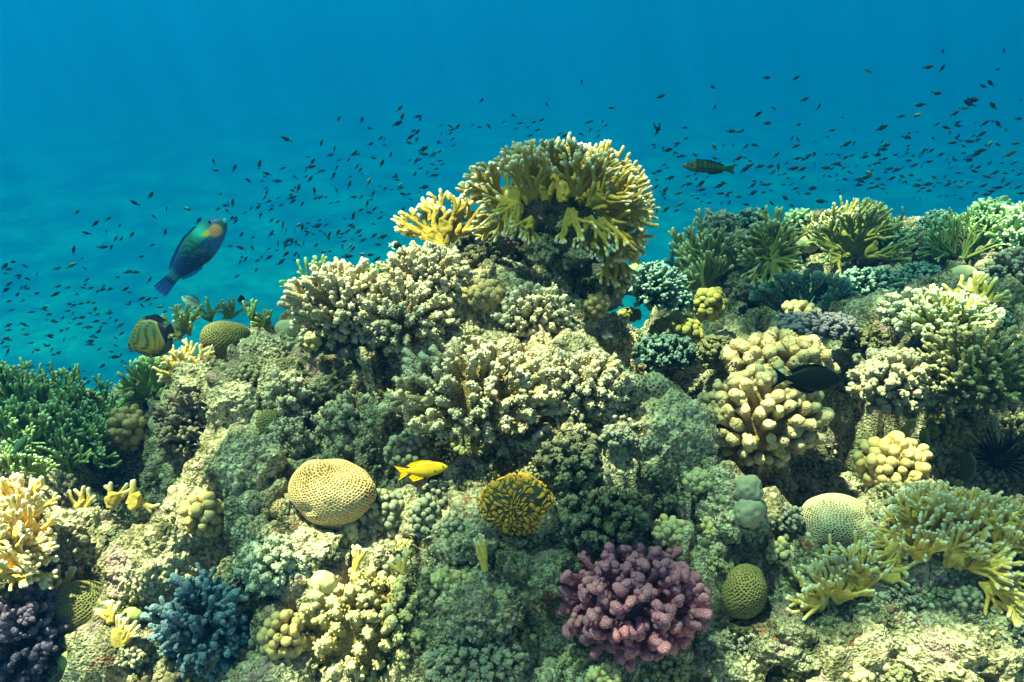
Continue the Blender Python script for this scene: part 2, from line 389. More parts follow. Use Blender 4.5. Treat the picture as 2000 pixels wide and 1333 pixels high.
def branch_coral(name, label, cat, px, py, rx, ry, mat, n=50, rf=11, taper=0.75, inner=0.45, minz=-0.15, grow=(0, -0.62, 0.78), up=0.25, kids=0, kidL=0.4, kidr=0.55,
                 cup=None, cupamp=0.0015, seed=1, Y=None, dep=0.8, flat=1.0, bulge=0.0, swell=0.0, basemat=None, group=None, seg=18, nb=10, lenvar=0.16, single=False, pname='branch', bend=0.12, dots=0, dotl=0.75, dotr=0.24):
    rs = R_(seed); c0 = anchor(px, py, Y); k = mpp(c0); rad = np.array([rx*k, (rx+ry)*0.5*k*dep, ry*k])*(1.1 if Y is None else 1.04)
    c = c0 - (unit(ray(px, py))*rad[1]*0.22 if Y is None else 0)
    n = min(n, 98)
    D = rot_to(sphere_dirs(n, minz, rs), grow)
    tipP = c + D*rad*(1+rs.uniform(-lenvar, lenvar*0.5, (n, 1)))
    base = c + D*rad*inner*np.array([1, 1, 1]) - np.array([0, 0, 1])*rad[2]*up*0.6 - unit(np.array(grow))*rad.mean()*0.12
    d = tipP-base; L = np.linalg.norm(d, axis=1); r = rf*k*rs.uniform(0.85, 1.15, n)
    loc = c - np.array([0, 0, rad[2]*0.8])
    root = empty(name, loc) ; tag(root, label, cat, group)
    # base: the fused middle of the colony
    V, DD, F = blob(c-unit(np.array(grow))*rad.mean()*0.10-np.array([0, 0, rad[2]*up*0.5]), rad*(inner+0.12), 26, 0.15, 2, seed)
    if cup:
        w1, _ = worley(V/(cup*1.1), seed); cv = sm(0.5, 0.1, w1); V = V+DD*(cv*cupamp)[:, None]
    else: cv = np.ones(len(V))
    mesh('base', V, F, basemat or mat, root, {'tip': np.full(len(V), 0.12), 'cup': cv*0.7}, loc=tuple(loc))
    fd = rs.normal(0, 1, (n, 3)) if flat != 1 else None
    bd = rs.normal(0, bend, (n, 3))*np.array([1, 1, 0.6])
    V, t, cv, q = finger_mesh(base, d, L, r/taper*0.95, r, nb, 5, seg, bd, flat, fd, bulge, cup, cupamp, seed, swell)
    kid = None
    if kids:
        bi = np.repeat(np.arange(n), kids); m = len(bi); f = rs.uniform(0.45, 0.85, m)
        side = unit(np.cross(d[bi], rs.normal(0, 1, (m, 3)))); dd = unit(unit(d[bi])*0.9+side*rs.uniform(0.5, 1.0, (m, 1)))
        bp = base[bi]+d[bi]*f[:, None]+bd[bi]*(f**2*L[bi])[:, None]+side*r[bi][:, None]*0.4
        kl = L[bi]*kidL*(1.25-f*0.75)*rs.uniform(0.8, 1.2, m); kr = r[bi]*kidr
        kid = finger_mesh(bp, dd, kl, kr*1.15, kr, 5, 4, max(8, seg*2//3), None, 1, None, 0, cup, cupamp, seed+3, swell)
    if kids: kt = 0.35+0.65*kid[1]
    if dots:                                # the little tube-shaped cups that stud every finger
        bi = np.repeat(np.arange(n), dots); m = len(bi); f = np.tile(np.linspace(0.30, 0.98, dots), n)+rs.uniform(-.03, .03, m)
        az = np.tile(np.arange(dots)*2.4, n)+rs.uniform(0, 6.3, n)[bi]+rs.uniform(-.25, .25, m); s1, s2 = frame(d[bi])
        side = s1*np.cos(az)[:, None]+s2*np.sin(az)[:, None]; dd = unit(unit(d[bi])*(0.35+0.5*f[:, None])+side)
        rr_ = (r/taper*0.95)[bi]*(1-f)+r[bi]*f; tail = np.sqrt(np.clip(1-((f-0.8)/0.22).clip(0)**2, 0.1, 1))
        bp = base[bi]+d[bi]*(f*0.97)[:, None]+bd[bi]*(f**2*L[bi])[:, None]+side*(rr_*tail*0.72)[:, None]
        dk = finger_mesh(bp, dd, dotl*rf*k*rs.uniform(0.8, 1.25, m), dotr*rf*k*1.2, dotr*rf*k, 3, 3, 7)
        dt = (f*0.85)[:, None, None]*(1-dk[1])+(0.62+0.33*f)[:, None, None]*dk[1]
    if single:
        ps = [(V, t, cv, q)] + ([(kid[0], kt, kid[2], kid[3])] if kids else [])
        v, f, a = pack(ps); mesh(pname if pname.endswith('es') else 'branches', v, f, mat, root, a, loc=tuple(loc))
    else:
        for j in range(n):
            ps = [(V[j:j+1], t[j:j+1], cv[j:j+1], q)]
            if kids:
                sl = slice(j*kids, (j+1)*kids); ps.append((kid[0][sl], kt[sl], kid[2][sl], kid[3]))
            if dots: sl = slice(j*dots, (j+1)*dots); ps.append((dk[0][sl], dt[sl], dk[2][sl], dk[3]))
            v, f, a = pack(ps); mesh(pname, v, f, mat, root, a, loc=tuple(loc))
    REG[label] = (px, py, rx, ry)
    return root

def surf_worley(P, D, rad, cell, seed):
    rs = R_(seed); a, b, c = rad; area = 4*math.pi*(((a*b)**1.6+(a*c)**1.6+(b*c)**1.6)/3)**(1/1.6); n = int(area/(cell*cell*0.9))
    sd_ = sphere_dirs(n, -1.0)+rs.normal(0, 0.42/math.sqrt(n), (n, 3)); sd_ = unit(sd_)
    # the nearest vertex stands in for each seed, so that seeds lie on the lumpy surface itself
    r_ = 1+0*sd_[:, 0]; Sx = sd_*np.array(rad)
    lo = np.minimum(P.min(0), Sx.min(0))-cell*2; g = np.floor((Sx-lo)/cell).astype(int); dim = np.ceil((np.maximum(P.max(0), Sx.max(0))-lo)/cell).astype(int)+3
    T_ = np.full((*dim, 3), -1); 
    for k, (i, j, l) in enumerate(g):
        for m in range(3):
            if T_[i, j, l, m] < 0: T_[i, j, l, m] = k; break
    Q = D*np.array(rad); q = np.floor((Q-lo)/cell).astype(int); d1 = np.full(len(P), 9.0); d2 = d1.copy()
    for di in (-1, 0, 1):
        for dj in (-1, 0, 1):
            for dl in (-1, 0, 1):
                for m in range(3):
                    k = T_[q[:, 0]+di, q[:, 1]+dj, q[:, 2]+dl, m]; d = np.where(k >= 0, np.linalg.norm(Q-Sx[k], axis=1)/cell, 9.0)
                    d2 = np.where(d < d1, d1, np.minimum(d2, d)); d1 = np.minimum(d1, d)
    return d1, d2
def massive_coral(label, cat, px, py, rx, ry, mat, seed=1, cell=0.010, amp=0.0022, k=110, Y=None, dep=0.8, lump=0.12, dent=None, meander=False, smooth=False, name='brain_coral', tilt=0.0, bumps=()):
    c0 = anchor(px, py, Y); kk = mpp(c0); rad = np.array([rx*kk, (rx+ry)*0.5*kk*dep, ry*kk]); c = c0-(unit(ray(px, py))*rad[1]*(0.35 if Y is None else 0.12))
    D, F = csphere(k); r = 1+lump*fbm(D*1.3+seed*5.1, 2, seed)
    if dent is not None:
        dv = unit(np.array(dent[:3])); r = r - dent[3]*np.exp(-((D-dv)**2).sum(-1)/dent[4]**2)
    for bx, by, bz, ba, bw in bumps: r = r + ba*np.exp(-((D-unit(np.array([bx, by, bz])))**2).sum(-1)/bw**2)
    P = D*r[:, None]*rad
    if tilt:
        ca, sa = math.cos(tilt), math.sin(tilt); P = np.stack([P[:, 0]*ca-P[:, 2]*sa, P[:, 1], P[:, 0]*sa+P[:, 2]*ca], -1)
    n = unit(D/rad)
    if smooth: e = np.full(len(P), 0.8); P2 = P+n*(fbm(P*60, 2, seed)*0.0012)[:, None]; f = e
    else:
        if meander:
            g = unit(np.array([-0.15, -0.85, 0.5])); a, b = frame(g); x, y = P@a, P@b; rho = np.sqrt(x*x+y*y)+1e-6; R0 = rad.mean()
            rp = 0.42*R0+0.58*rho; Q = np.stack([x/rho*rp*1.0, y/rho*rp*1.0, (P@g)*0.8], -1); Q = Q+0.9*cell*np.stack([vnoise(P*55, 4), vnoise(P*55, 5), vnoise(P*55, 6)], -1)
            w1, w2 = worley(Q/cell, seed, 0.8); e = sm(0.26, 0.08, w2-w1); e2 = sm(0.60, 0.0, w2-w1)
        else:
            Q = P+cell*0.35*np.stack([vnoise(P/cell*0.8, 1), vnoise(P/cell*0.8, 2), vnoise(P/cell*0.8, 3)], -1)
            w1, w2 = surf_worley(Q, D, rad, cell, seed); e = sm(0.20, 0.42, w1+0.10*vnoise(P/cell*1.7, 9))
        P2 = P+n*(((e2 if meander else e)-0.6)*amp)[:, None]; f = e
    o = mesh(name, c+P2, F, mat, None, {'tip': np.clip(0.5+0.5*D[:, 2], 0, 1)*0+0.8, 'cup': f}, loc=tuple(c-np.array([0, 0, rad[2]*0.8])))
    tag(o, label, cat); REG[label] = (px, py, rx, ry); return o

def lump_mat(name, wall, pit, alt=None, vary=0.35, grain=260):
    m, t, b = nodes(name); c = ramp(t, attr(t, 'cup'), [(0.15, pit), (0.75, wall)])
    n1 = noise(t, 22, 3); c = mix(t, math_(t, 'MULTIPLY', ramp(t, n1, [(0.42, (0, 0, 0)), (0.66, (1, 1, 1))]), vary), c, alt or tuple(x*0.55 for x in wall))
    n2 = noise(t, grain, 2); c = mix(t, 0.35, c, ramp(t, n2, [(0.3, (0.5, 0.5, 0.5)), (0.7, (1, 1, 1))]), 'MULTIPLY')
    t.links.new(c, b.inputs['Base Color']); bump(t, b, n2, 0.25, 0.002); return m

def grow_fan(rs, b, d, nrm, size, r0, r1, spread=1.15, step=0.055, dens=0.6, flatk=1.5, curl=0.15, fork=0.75):
    """a forking fan of blunt fingers in one slightly curved plane; returns tube parts"""
    nrm = unit(nrm - d*np.dot(d, nrm)); side = np.cross(nrm, d); st = size*step*1.6; lim = max(st*dens*0.62, 2.1*r1)
    cur = [(np.zeros(2), rs.uniform(-0.1, 0.1)+a) for a in (-spread*0.5, 0.0, spread*0.5)]
    nodes_, segs = [np.zeros(2)], []; paths = [[(np.zeros(2))] for _ in cur]; front = [(paths[i], cur[i][1], 0.0) for i in range(len(cur))]
    out = []; guard = 0
    while front and guard < 900:
        guard += 1; path, ang, s = front.pop(0); p = path[-1]
        lim_s = size*(0.80+0.20*math.cos(ang*1.2))*rs.uniform(0.86, 1.02)
        if s > lim_s or (s > 0.35*size and rs.rand() < 0.035): out.append((path, s)); continue
        a2 = ang+rs.normal(0, 0.13); a2 = np.clip(a2, -spread*1.25, spread*1.25); q = p+st*np.array([math.sin(a2), math.cos(a2)])
        near = [m for m in nodes_ if abs(m[0]-q[0]) < lim and abs(m[1]-q[1]) < lim and np.hypot(*(m-q)) < lim and m is not p and np.hypot(*(m-p)) > st*1.25]
        if near and s > st*2.5: out.append((path, s)); continue
        path.append(q); nodes_.append(q); front.append((path, a2, s+st))
        if rs.rand() < fork*(0.45+0.45*min(1, s/size)) and s > st*0.5:
            sg = rs.choice([-1, 1]); front.append(([p, q], a2+sg*rs.uniform(0.45, 0.8), s+st))
    parts = []
    cb = rs.uniform(-1, 1, 3)*curl
    for path, s in out:
        if len(path) < 2: continue
        P = np.array(path); K = len(P); rr = np.hypot(P[:, 0], P[:, 1])/size; w_ = curl*np.sin(P[:, 0]/size*2.2+cb[0]*9)*size*0.5+curl*rr**2*size*cb[1]*3
        X = b+P[:, :1]*side+P[:, 1:]*d+w_[:, None]*nrm
        X = X+rs.normal(0, size*0.010, X.shape)
        endr = np.linspace(0, 1, K); rad = r1*(1+(r0/r1-1)*np.clip(1-rr*1.15, 0, 1)**2.0)
        parts.append(tube(X, rad, side, nrm, flatk, rr, s))
    return parts
def tube(X, rad, side, nrm, flatk, rr, s, seg=9):
    K = len(X); T = unit(np.gradient(X, axis=0)); t_ = T[-1]
    Xc = [X]; R = [rad]; L = rad[-1]
    for ph in (0.5, 0.95, 1.3, 1.5): Xc.append((X[-1]+t_*L*math.sin(ph)*1.2)[None]); R.append(np.array([L*max(math.cos(ph), 0.03)]))
    X2 = np.concatenate(Xc); R2 = np.concatenate(R); T2 = np.concatenate([T, np.repeat(T[-1:], 4, 0)])
    n_ = nrm-T2*(T2@nrm)[:, None]; n_ = unit(n_); b_ = np.cross(T2, n_); th = np.arange(seg)*2*math.pi/seg
    fl = 1+(flatk-1)*np.clip(1-np.concatenate([rr, np.ones(4)]), 0, 1)
    V = X2[:, None]+n_[:, None]*np.sin(th)[None, :, None]*R2[:, None, None]+b_[:, None]*np.cos(th)[None, :, None]*(R2*fl)[:, None, None]
    tipd = np.concatenate([np.cumsum(np.linalg.norm(np.diff(X2, axis=0), axis=1)[::-1])[::-1], [0]])
    tv = np.clip(1-tipd/(R2[K-1]*5.5+1e-6), 0, 1)
    tv = np.repeat(tv[:, None], seg, 1)
    nn = len(X2); i = np.arange(nn*seg).reshape(nn, seg); q = np.stack([i[:-1], np.roll(i[:-1], -1, 1), np.roll(i[1:], -1, 1), i[1:]], -1).reshape(-1, 4)
    return V[None], tv[None], np.ones((1, nn, seg)), q
def px_dir(p, ang, fwd=0.0):
    """direction in the world that looks ang degrees (0 right, 90 up) in the photo, leaning fwd away from the camera"""
    a = math.radians(ang); return unit(RT*math.cos(a)+UPV*math.sin(a)+FWD*fwd)
def fire_coral(label, blades, mat, Yc=None, seed=1, cat='fire coral', name='fire_coral', group=None, base=None, r=4.5, r0=11, plates=True, pk=1.0, dup=0, **kw):
    """blades: (px, py, Y, angle, size px, lean away, twist of the blade's plane)"""
    rs = R_(seed); p0 = anchor(blades[0][0], blades[0][1], blades[0][2]); root = empty(name, p0); tag(root, label, cat, group)
    blades = list(blades)
    for j in range(dup*len(blades)):
        q = blades[j]; blades.append((q[0]+rs.uniform(-8, 8), q[1]+rs.uniform(-6, 6), q[2], q[3]+rs.choice([-1, 1])*rs.uniform(8, 24), q[4]*rs.uniform(0.72, 0.95), q[5]-rs.uniform(0.25, 0.7), q[6]+rs.choice([-1, 1])*rs.uniform(0.3, 0.7)))
    for (px, py, Y, ang, size, lean, tw) in blades:
        b = anchor(px, py, Y); k = mpp(b); d = px_dir(b, ang, lean); nrm = unit(-FWD*math.cos(tw)+np.cross(-FWD, d)*math.sin(tw))
        a = dict(step=0.06, spread=1.15); a.update(kw)
        st = max(0.04, min(0.14, 7.5/size)) if 'step' not in kw else kw['step']; a['step'] = st
        ps = grow_fan(rs, b, d, nrm, size*k, r0*k*0.7, r*k*0.95, **a)
        if not ps: continue
        v, f, at = pack(ps)
        if plates:                       # the web that fuses the lower part of the blade
            side = np.cross(unit(nrm-d*np.dot(d, nrm)), d); D, Fq = csphere(20)
            Q = D*np.array([0.30*pk, 0.34*pk, 1])*size*k; V = b+d*size*k*0.26+Q[:, :1]*side+Q[:, 1:2]*d+(D[:, 2:]*r0*k*0.6)*nrm
            V = V+np.stack([fbm(V*32, 3, seed+j) for j in (0, 4, 8)], -1)*0.014
            m0 = len(v); v = np.concatenate([v, V]); f = np.concatenate([f, Fq+m0]); at = {'tip': np.concatenate([at['tip'], np.zeros(len(V))]), 'cup': np.ones(len(v))}
        v = v+fbm(v*55, 2, seed)[:, None]*0.003
        mesh('blade', v, f, mat, root, at, loc=tuple(p0))
    return root

def rock(label, px, py, rx, ry, mat=ROCK, seed=1, Y=None, dep=0.9, amp=0.35, fr=1.5, k=95, name='rock', cat='rock', group=None, knob=0.0065, knobs=0.0125, rot=0.0, pits=0.0):
    c0 = anchor(px, py, Y); kk = mpp(c0); rad = np.array([rx*kk, (rx+ry)*0.5*kk*dep, ry*kk]); c = c0+(unit(ray(px, py))*rad[1]*0.12 if Y is None else 0)
    D, F = csphere(k); r = 1+amp*fbm(D*fr+seed*2.3, 4, seed); ww, w2 = worley(D*2.0+seed, seed); r += 0.25*amp*(w2-ww)
    P = D*r[:, None]*rad
    if rot: ca, sa = math.cos(rot), math.sin(rot); P = np.stack([P[:, 0]*ca-P[:, 2]*sa, P[:, 1], P[:, 0]*sa+P[:, 2]*ca], -1)
    n = unit(D/rad); rm = rad.mean()
    P = P+n*(0.022*min(1, rm/0.05)*fbm((P+c)*30, 3, seed)+0.004*fbm((P+c)*120, 2, seed))[:, None]
    if knob:
        w1, w2 = worley((P+c)/knobs+0.4*fbm((P+c)*50, 1, 2)[:, None], seed); P = P+n*(knob*sm(0.6, 0.05, w1)*(0.25+0.75*sm(-0.15, 0.25, vnoise((P+c)*22, seed+3))))[:, None]
    if pits:
        w1, w2 = worley((P+c)/0.009, seed); P = P-n*(pits*sm(0.42, 0.15, w1)*(D[:, 2] > -0.2))[:, None]
    o = mesh(name, c+P, F, mat, None, None, loc=tuple(c-np.array([0, 0, rad[2]*0.8]))); tag(o, label, cat, group); return o
# ------------------------------------------------------------------ coral skins
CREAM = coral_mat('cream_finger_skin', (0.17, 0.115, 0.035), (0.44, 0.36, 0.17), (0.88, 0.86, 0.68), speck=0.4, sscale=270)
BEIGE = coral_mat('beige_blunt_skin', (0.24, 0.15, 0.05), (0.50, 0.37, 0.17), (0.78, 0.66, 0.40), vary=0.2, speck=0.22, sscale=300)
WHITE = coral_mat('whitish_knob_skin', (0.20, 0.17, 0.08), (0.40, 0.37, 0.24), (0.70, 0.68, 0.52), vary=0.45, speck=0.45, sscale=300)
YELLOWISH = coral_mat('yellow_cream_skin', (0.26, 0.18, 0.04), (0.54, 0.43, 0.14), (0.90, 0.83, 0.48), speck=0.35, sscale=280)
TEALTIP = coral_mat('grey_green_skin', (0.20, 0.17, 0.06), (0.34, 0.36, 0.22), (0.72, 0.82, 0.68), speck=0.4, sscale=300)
BROWNISH = coral_mat('brown_green_skin', (0.16, 0.10, 0.05), (0.30, 0.24, 0.14), (0.55, 0.62, 0.50), speck=0.4, sscale=300)
BLUE = coral_mat('blue_skin', (0.05, 0.06, 0.08), (0.12, 0.17, 0.24), (0.28, 0.46, 0.60), alt=(0.16, 0.13, 0.20), speck=0.45, sscale=260)
PLUM = coral_mat('dark_plum_skin', (0.035, 0.02, 0.05), (0.13, 0.08, 0.17), (0.30, 0.24, 0.42), alt=(0.14, 0.07, 0.08), speck=0.5, sscale=240)
PINK = coral_mat('pink_purple_skin', (0.24, 0.07, 0.06), (0.58, 0.15, 0.26), (0.86, 0.34, 0.47), pit=0.5, alt=(0.42, 0.16, 0.34), vary=0.6, speck=0.4, sscale=260)
MUSTARD = coral_mat('mustard_knob_skin', (0.24, 0.15, 0.04), (0.54, 0.39, 0.14), (0.72, 0.56, 0.27), grain=420, vary=0.15)
PALEKNOB = coral_mat('pale_yellow_knob_skin', (0.34, 0.26, 0.09), (0.62, 0.52, 0.24), (0.76, 0.68, 0.38), grain=420, vary=0.15)
LEATHER = coral_mat('grey_leather_skin', (0.20, 0.19, 0.11), (0.30, 0.30, 0.20), (0.48, 0.48, 0.36), grain=380, vary=0.2, speck=0.12, sscale=420)
LILAC = coral_mat('grey_lilac_skin', (0.10, 0.10, 0.10), (0.24, 0.24, 0.28), (0.42, 0.42, 0.50), speck=0.4, sscale=300)
OLIVE = coral_mat('olive_skin', (0.07, 0.07, 0.015), (0.24, 0.23, 0.05), (0.42, 0.40, 0.13), speck=0.3, sscale=260)
OCHRE = coral_mat('ochre_soft_skin', (0.24, 0.17, 0.07), (0.42, 0.34, 0.16), (0.58, 0.48, 0.26), speck=0.35, sscale=300)
TEAL = coral_mat('haze_tinted_teal_skin', (0.03, 0.06, 0.05), (0.10, 0.20, 0.17), (0.38, 0.62, 0.58), speck=0.4, sscale=230)  # teal also carries the far ridge's water haze, mixed into the skin colour
GREEN = coral_mat('green_fine_skin', (0.14, 0.22, 0.06), (0.38, 0.58, 0.20), (0.72, 0.95, 0.66))
KHAKI = coral_mat('khaki_skin', (0.10, 0.10, 0.03), (0.30, 0.28, 0.11), (0.64, 0.63, 0.38), vary=0.5, speck=0.45, sscale=300)
DARKKNOB = coral_mat('dark_turf_skin', (0.035, 0.04, 0.02), (0.12, 0.13, 0.07), (0.36, 0.38, 0.26), vary=0.6, alt=(0.12, 0.09, 0.05), speck=0.5, sscale=300)
FIRE = coral_mat('mustard_fire_skin', (0.36, 0.27, 0.05), (0.52, 0.40, 0.09), (0.92, 0.88, 0.74), p1=0.45, p2=0.9, grain=240, vary=0.35, alt=(0.28, 0.24, 0.06))
FIREY = coral_mat('yellow_fire_skin', (0.78, 0.54, 0.12), (0.96, 0.74, 0.30), (0.99, 0.94, 0.78), grain=240, vary=0.25)
FIREG = coral_mat('green_fire_skin', (0.20, 0.22, 0.05), (0.52, 0.52, 0.18), (0.82, 0.92, 0.72), grain=240, vary=0.4)
BRAINTAN = lump_mat('tan_brain_skin', (0.66, 0.46, 0.22), (0.24, 0.11, 0.02), alt=(0.84, 0.66, 0.38), vary=0.6)
BRAINGREY = lump_mat('grey_brain_skin', (0.46, 0.42, 0.28), (0.13, 0.10, 0.05), alt=(0.62, 0.58, 0.38), vary=0.5)
BRAINGREEN = lump_mat('green_brain_skin', (0.22, 0.22, 0.09), (0.06, 0.055, 0.02), alt=(0.26, 0.20, 0.07), vary=0.5)
MAZE = lump_mat('yellow_maze_skin', (0.09, 0.09, 0.06), (0.88, 0.46, 0.06), alt=(0.18, 0.14, 0.06), vary=0.2)
SMOOTHP = lump_mat('smooth_pale_skin', (0.52, 0.50, 0.30), (0.4, 0.38, 0.2), vary=0.3)
SMOOTHL = lump_mat('smooth_lime_skin', (0.36, 0.44, 0.16), (0.3, 0.34, 0.1), vary=0.25)
SMOOTHB = lump_mat('smooth_blue_grey_skin', (0.42, 0.40, 0.28), (0.3, 0.3, 0.2), vary=0.3)

# ------------------------------------------------------------------ rocks
rock('dark rock pillar holding up the mustard-yellow fire coral cap', 1085, 478, 92, 118, ROCK3, 3, Y=1.70, amp=0.55, fr=2.0, k=110, knob=0.012, knobs=0.022, name='rock_pillar', dep=0.8)
rock('dark knobbly ledge left of the pillar, under the small fire coral fan', 955, 505, 72, 62, ROCK3, 5, Y=1.62, amp=0.4, knob=0.016, knobs=0.02, k=90, name='rock_ledge')
rock('dark shaded rock foot under the lower right end of the fire coral cap', 1165, 555, 55, 50, ROCK3, 6, Y=1.62, amp=0.45, knob=0.01)
rock('big pale dome of rock right of the long table of finger coral', 1290, 850, 118, 82, ROCK2, 8, amp=0.3, k=100, knob=0.004, knobs=0.012, pits=0.003)
rock('pale sloping rock between the pink-purple cauliflower coral and the right brain coral', 1425, 1005, 66, 92, ROCK2, 9, amp=0.35, k=90, rot=0.4)
rock('pale boulder below the right edge of the pink-purple coral, at the bottom', 1415, 1300, 72, 52, ROCK2, 10, amp=0.25, k=90, pits=0.002)
rock('pale crust-topped boulder full of small tube holes, below the left cream finger coral', 530, 700, 60, 48, ROCK2, 11, amp=0.3, pits=0.006, k=100)
rock('big grey boulder in the lower left, above the blue coral', 300, 1105, 88, 84, ROCK, 12, amp=0.35, k=100, rot=-0.3)
rock('rounded grey boulder in the lower left beside the yellow fire coral', 145, 1060, 70, 72, ROCK, 13, amp=0.3, k=90)
rock('long pale rock slope left of the tan brain coral', 470, 915, 82, 62, ROCK2, 14, amp=0.4, k=100, rot=0.5)
rock('pale rock between the brown-tipped coral and the small green brain coral', 460, 800, 55, 50, ROCK2, 15, amp=0.45, knob=0.006, knobs=0.012)
rock('craggy dark clump below the cream finger corals, upper one', 655, 735, 72, 58, ROCK3, 16, amp=0.4, knob=0.012, knobs=0.02, k=90)
rock('craggy rock saddle between the small round finger coral and the knob coral', 1165, 665, 62, 60, ROCK2, 17, amp=0.55, k=90, fr=2.2)
rock('pale rock shelf above the long table of finger coral', 880, 665, 100, 42, ROCK2, 18, amp=0.45, k=90, fr=2.2)
rock('rubbly dark mound under the yellow-brown maze coral', 1040, 1110, 100, 55, ROCK3, 19, amp=0.4, knob=0.009, knobs=0.018, k=90)
rock('rubbly bank right of the purple coral, in the shaded lower right', 1560, 1230, 110, 60, ROCK3, 20, amp=0.45, k=90, knob=0.006)
rock('pocked grey boulder in the bottom right corner', 1880, 1290, 100, 62, ROCK, 21, amp=0.45, k=90, fr=2)
rock('grey rock above the round brain coral on the right', 1600, 965, 80, 38, ROCK, 22, amp=0.35, k=90)
rock('pale rubble rock at the bottom between the blue coral and the mustard knobs', 520, 1330, 95, 52, ROCK, 23, amp=0.35, k=90)
rock('pale boulder between the white-tipped coral and the leather corals', 610, 1065, 52, 32, ROCK2, 24, amp=0.4, k=90)
rock('bright pale rock right of the small leather coral, above the pale knobs', 895, 1065, 45, 38, ROCK2, 25, amp=0.4, k=90)
rock('dark rock wall in the gully between the mound and the right ridge', 1300, 700, 70, 40, ROCK3, 26, amp=0.4, k=90, knob=0.01)
rock('dim rock shoulder on the far right ridge under the fine green fan', 1830, 500, 85, 40, ROCK3, 27, Y=2.2, amp=0.4, k=90, knob=0.012)
rock('dark rock under the middle fans of the right ridge', 1490, 560, 90, 38, ROCK3, 28, amp=0.4, k=90, knob=0.012)
rock('dark mound on the right ridge top between two yellow fans', 1590, 450, 60, 35, ROCK3, 29, Y=2.5, amp=0.3, k=90, knob=0.012)
rock('grey ledge below the greenish fire coral on the left', 400, 740, 58, 34, ROCK, 30, amp=0.4, k=90)
rock('dark ledge at the right edge above the black hollow', 1960, 600, 60, 40, ROCK3, 31, amp=0.35, k=90, knob=0.01)
rock('small pale rock with a worm hole beside the pale yellow knobs', 745, 1085, 26, 24, ROCK2, 32, amp=0.3, k=90, pits=0.004)

# ------------------------------------------------------------------ finger corals
fc = dict(kids=2, kidL=0.34, kidr=0.7, dots=26, taper=0.66, dotl=0.7, dotr=0.28, lenvar=0.08, swell=-0.12)
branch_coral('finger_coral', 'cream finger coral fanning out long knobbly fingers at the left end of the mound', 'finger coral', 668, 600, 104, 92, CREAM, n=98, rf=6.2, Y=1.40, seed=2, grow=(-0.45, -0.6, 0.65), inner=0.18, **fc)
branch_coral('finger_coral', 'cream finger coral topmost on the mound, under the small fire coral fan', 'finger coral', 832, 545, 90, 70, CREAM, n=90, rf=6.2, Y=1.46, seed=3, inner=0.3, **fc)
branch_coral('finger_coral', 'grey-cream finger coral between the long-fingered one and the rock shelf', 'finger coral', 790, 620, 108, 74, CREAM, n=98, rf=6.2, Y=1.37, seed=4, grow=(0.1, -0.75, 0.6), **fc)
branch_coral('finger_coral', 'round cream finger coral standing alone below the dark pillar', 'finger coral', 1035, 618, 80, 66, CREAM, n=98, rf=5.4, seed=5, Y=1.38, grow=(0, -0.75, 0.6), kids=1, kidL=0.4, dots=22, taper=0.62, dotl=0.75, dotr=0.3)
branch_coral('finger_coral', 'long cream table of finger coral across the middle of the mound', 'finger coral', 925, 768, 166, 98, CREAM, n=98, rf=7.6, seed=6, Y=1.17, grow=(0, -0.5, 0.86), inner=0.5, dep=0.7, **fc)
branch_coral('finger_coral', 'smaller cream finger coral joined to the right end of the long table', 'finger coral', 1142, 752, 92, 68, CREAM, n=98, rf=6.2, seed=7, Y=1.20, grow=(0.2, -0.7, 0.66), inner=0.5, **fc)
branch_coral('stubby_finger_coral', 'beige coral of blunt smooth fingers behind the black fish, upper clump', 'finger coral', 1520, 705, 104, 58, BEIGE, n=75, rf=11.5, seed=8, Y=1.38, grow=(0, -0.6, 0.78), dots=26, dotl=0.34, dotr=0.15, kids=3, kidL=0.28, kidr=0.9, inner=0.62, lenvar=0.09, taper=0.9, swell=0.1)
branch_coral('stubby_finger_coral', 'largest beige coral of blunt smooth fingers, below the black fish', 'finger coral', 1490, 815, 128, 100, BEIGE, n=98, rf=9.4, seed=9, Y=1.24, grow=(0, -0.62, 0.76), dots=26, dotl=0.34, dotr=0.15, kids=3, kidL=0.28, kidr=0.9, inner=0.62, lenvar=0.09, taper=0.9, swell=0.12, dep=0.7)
branch_coral('finger_coral', 'small cream finger coral above the small green brain coral on the left flank', 'finger coral', 560, 780, 44, 56, CREAM, n=34, rf=7.5, seed=10, grow=(-0.3, -0.7, 0.6), kids=2, dots=14, taper=0.7)
branch_coral('finger_coral', 'small cream finger coral overlapping the small green brain coral', 'finger coral', 562, 852, 44, 42, CREAM, n=32, rf=8, seed=11, grow=(0, -0.8, 0.5), kids=2, dots=14, taper=0.7)
branch_coral('finger_coral', 'round grey-green finger coral with pale tips, between the blue coral and the leather corals', 'finger coral', 540, 1105, 64, 58, TEALTIP, n=80, rf=7, seed=12, grow=(0, -0.7, 0.7), kids=2, dots=16, taper=0.7)
branch_coral('finger_coral', 'big bright yellow-cream finger coral at the bottom edge, knobbly in diagonal rows', 'finger coral', 715, 1232, 142, 122, YELLOWISH, n=98, rf=10.5, seed=13, grow=(0, -0.75, 0.66), kids=2, dots=24, taper=0.7, dotl=0.6, dotr=0.25, inner=0.7, dep=0.6, lenvar=0.08)
branch_coral('finger_coral', 'whitish finger coral speckled rust red, left of the long table', 'finger coral', 690, 822, 72, 56, WHITE, n=52, rf=7.5, seed=14, grow=(0, -0.75, 0.6), kids=2, dots=12)
branch_coral('finger_coral', 'brown coral with thin green-white tips on the left flank, above the dark gully', 'finger coral', 375, 842, 62, 70, BROWNISH, n=70, rf=5.5, seed=15, grow=(-0.1, -0.75, 0.6), cup=0.0042, cupamp=0.0012, kids=4, kidL=0.5)
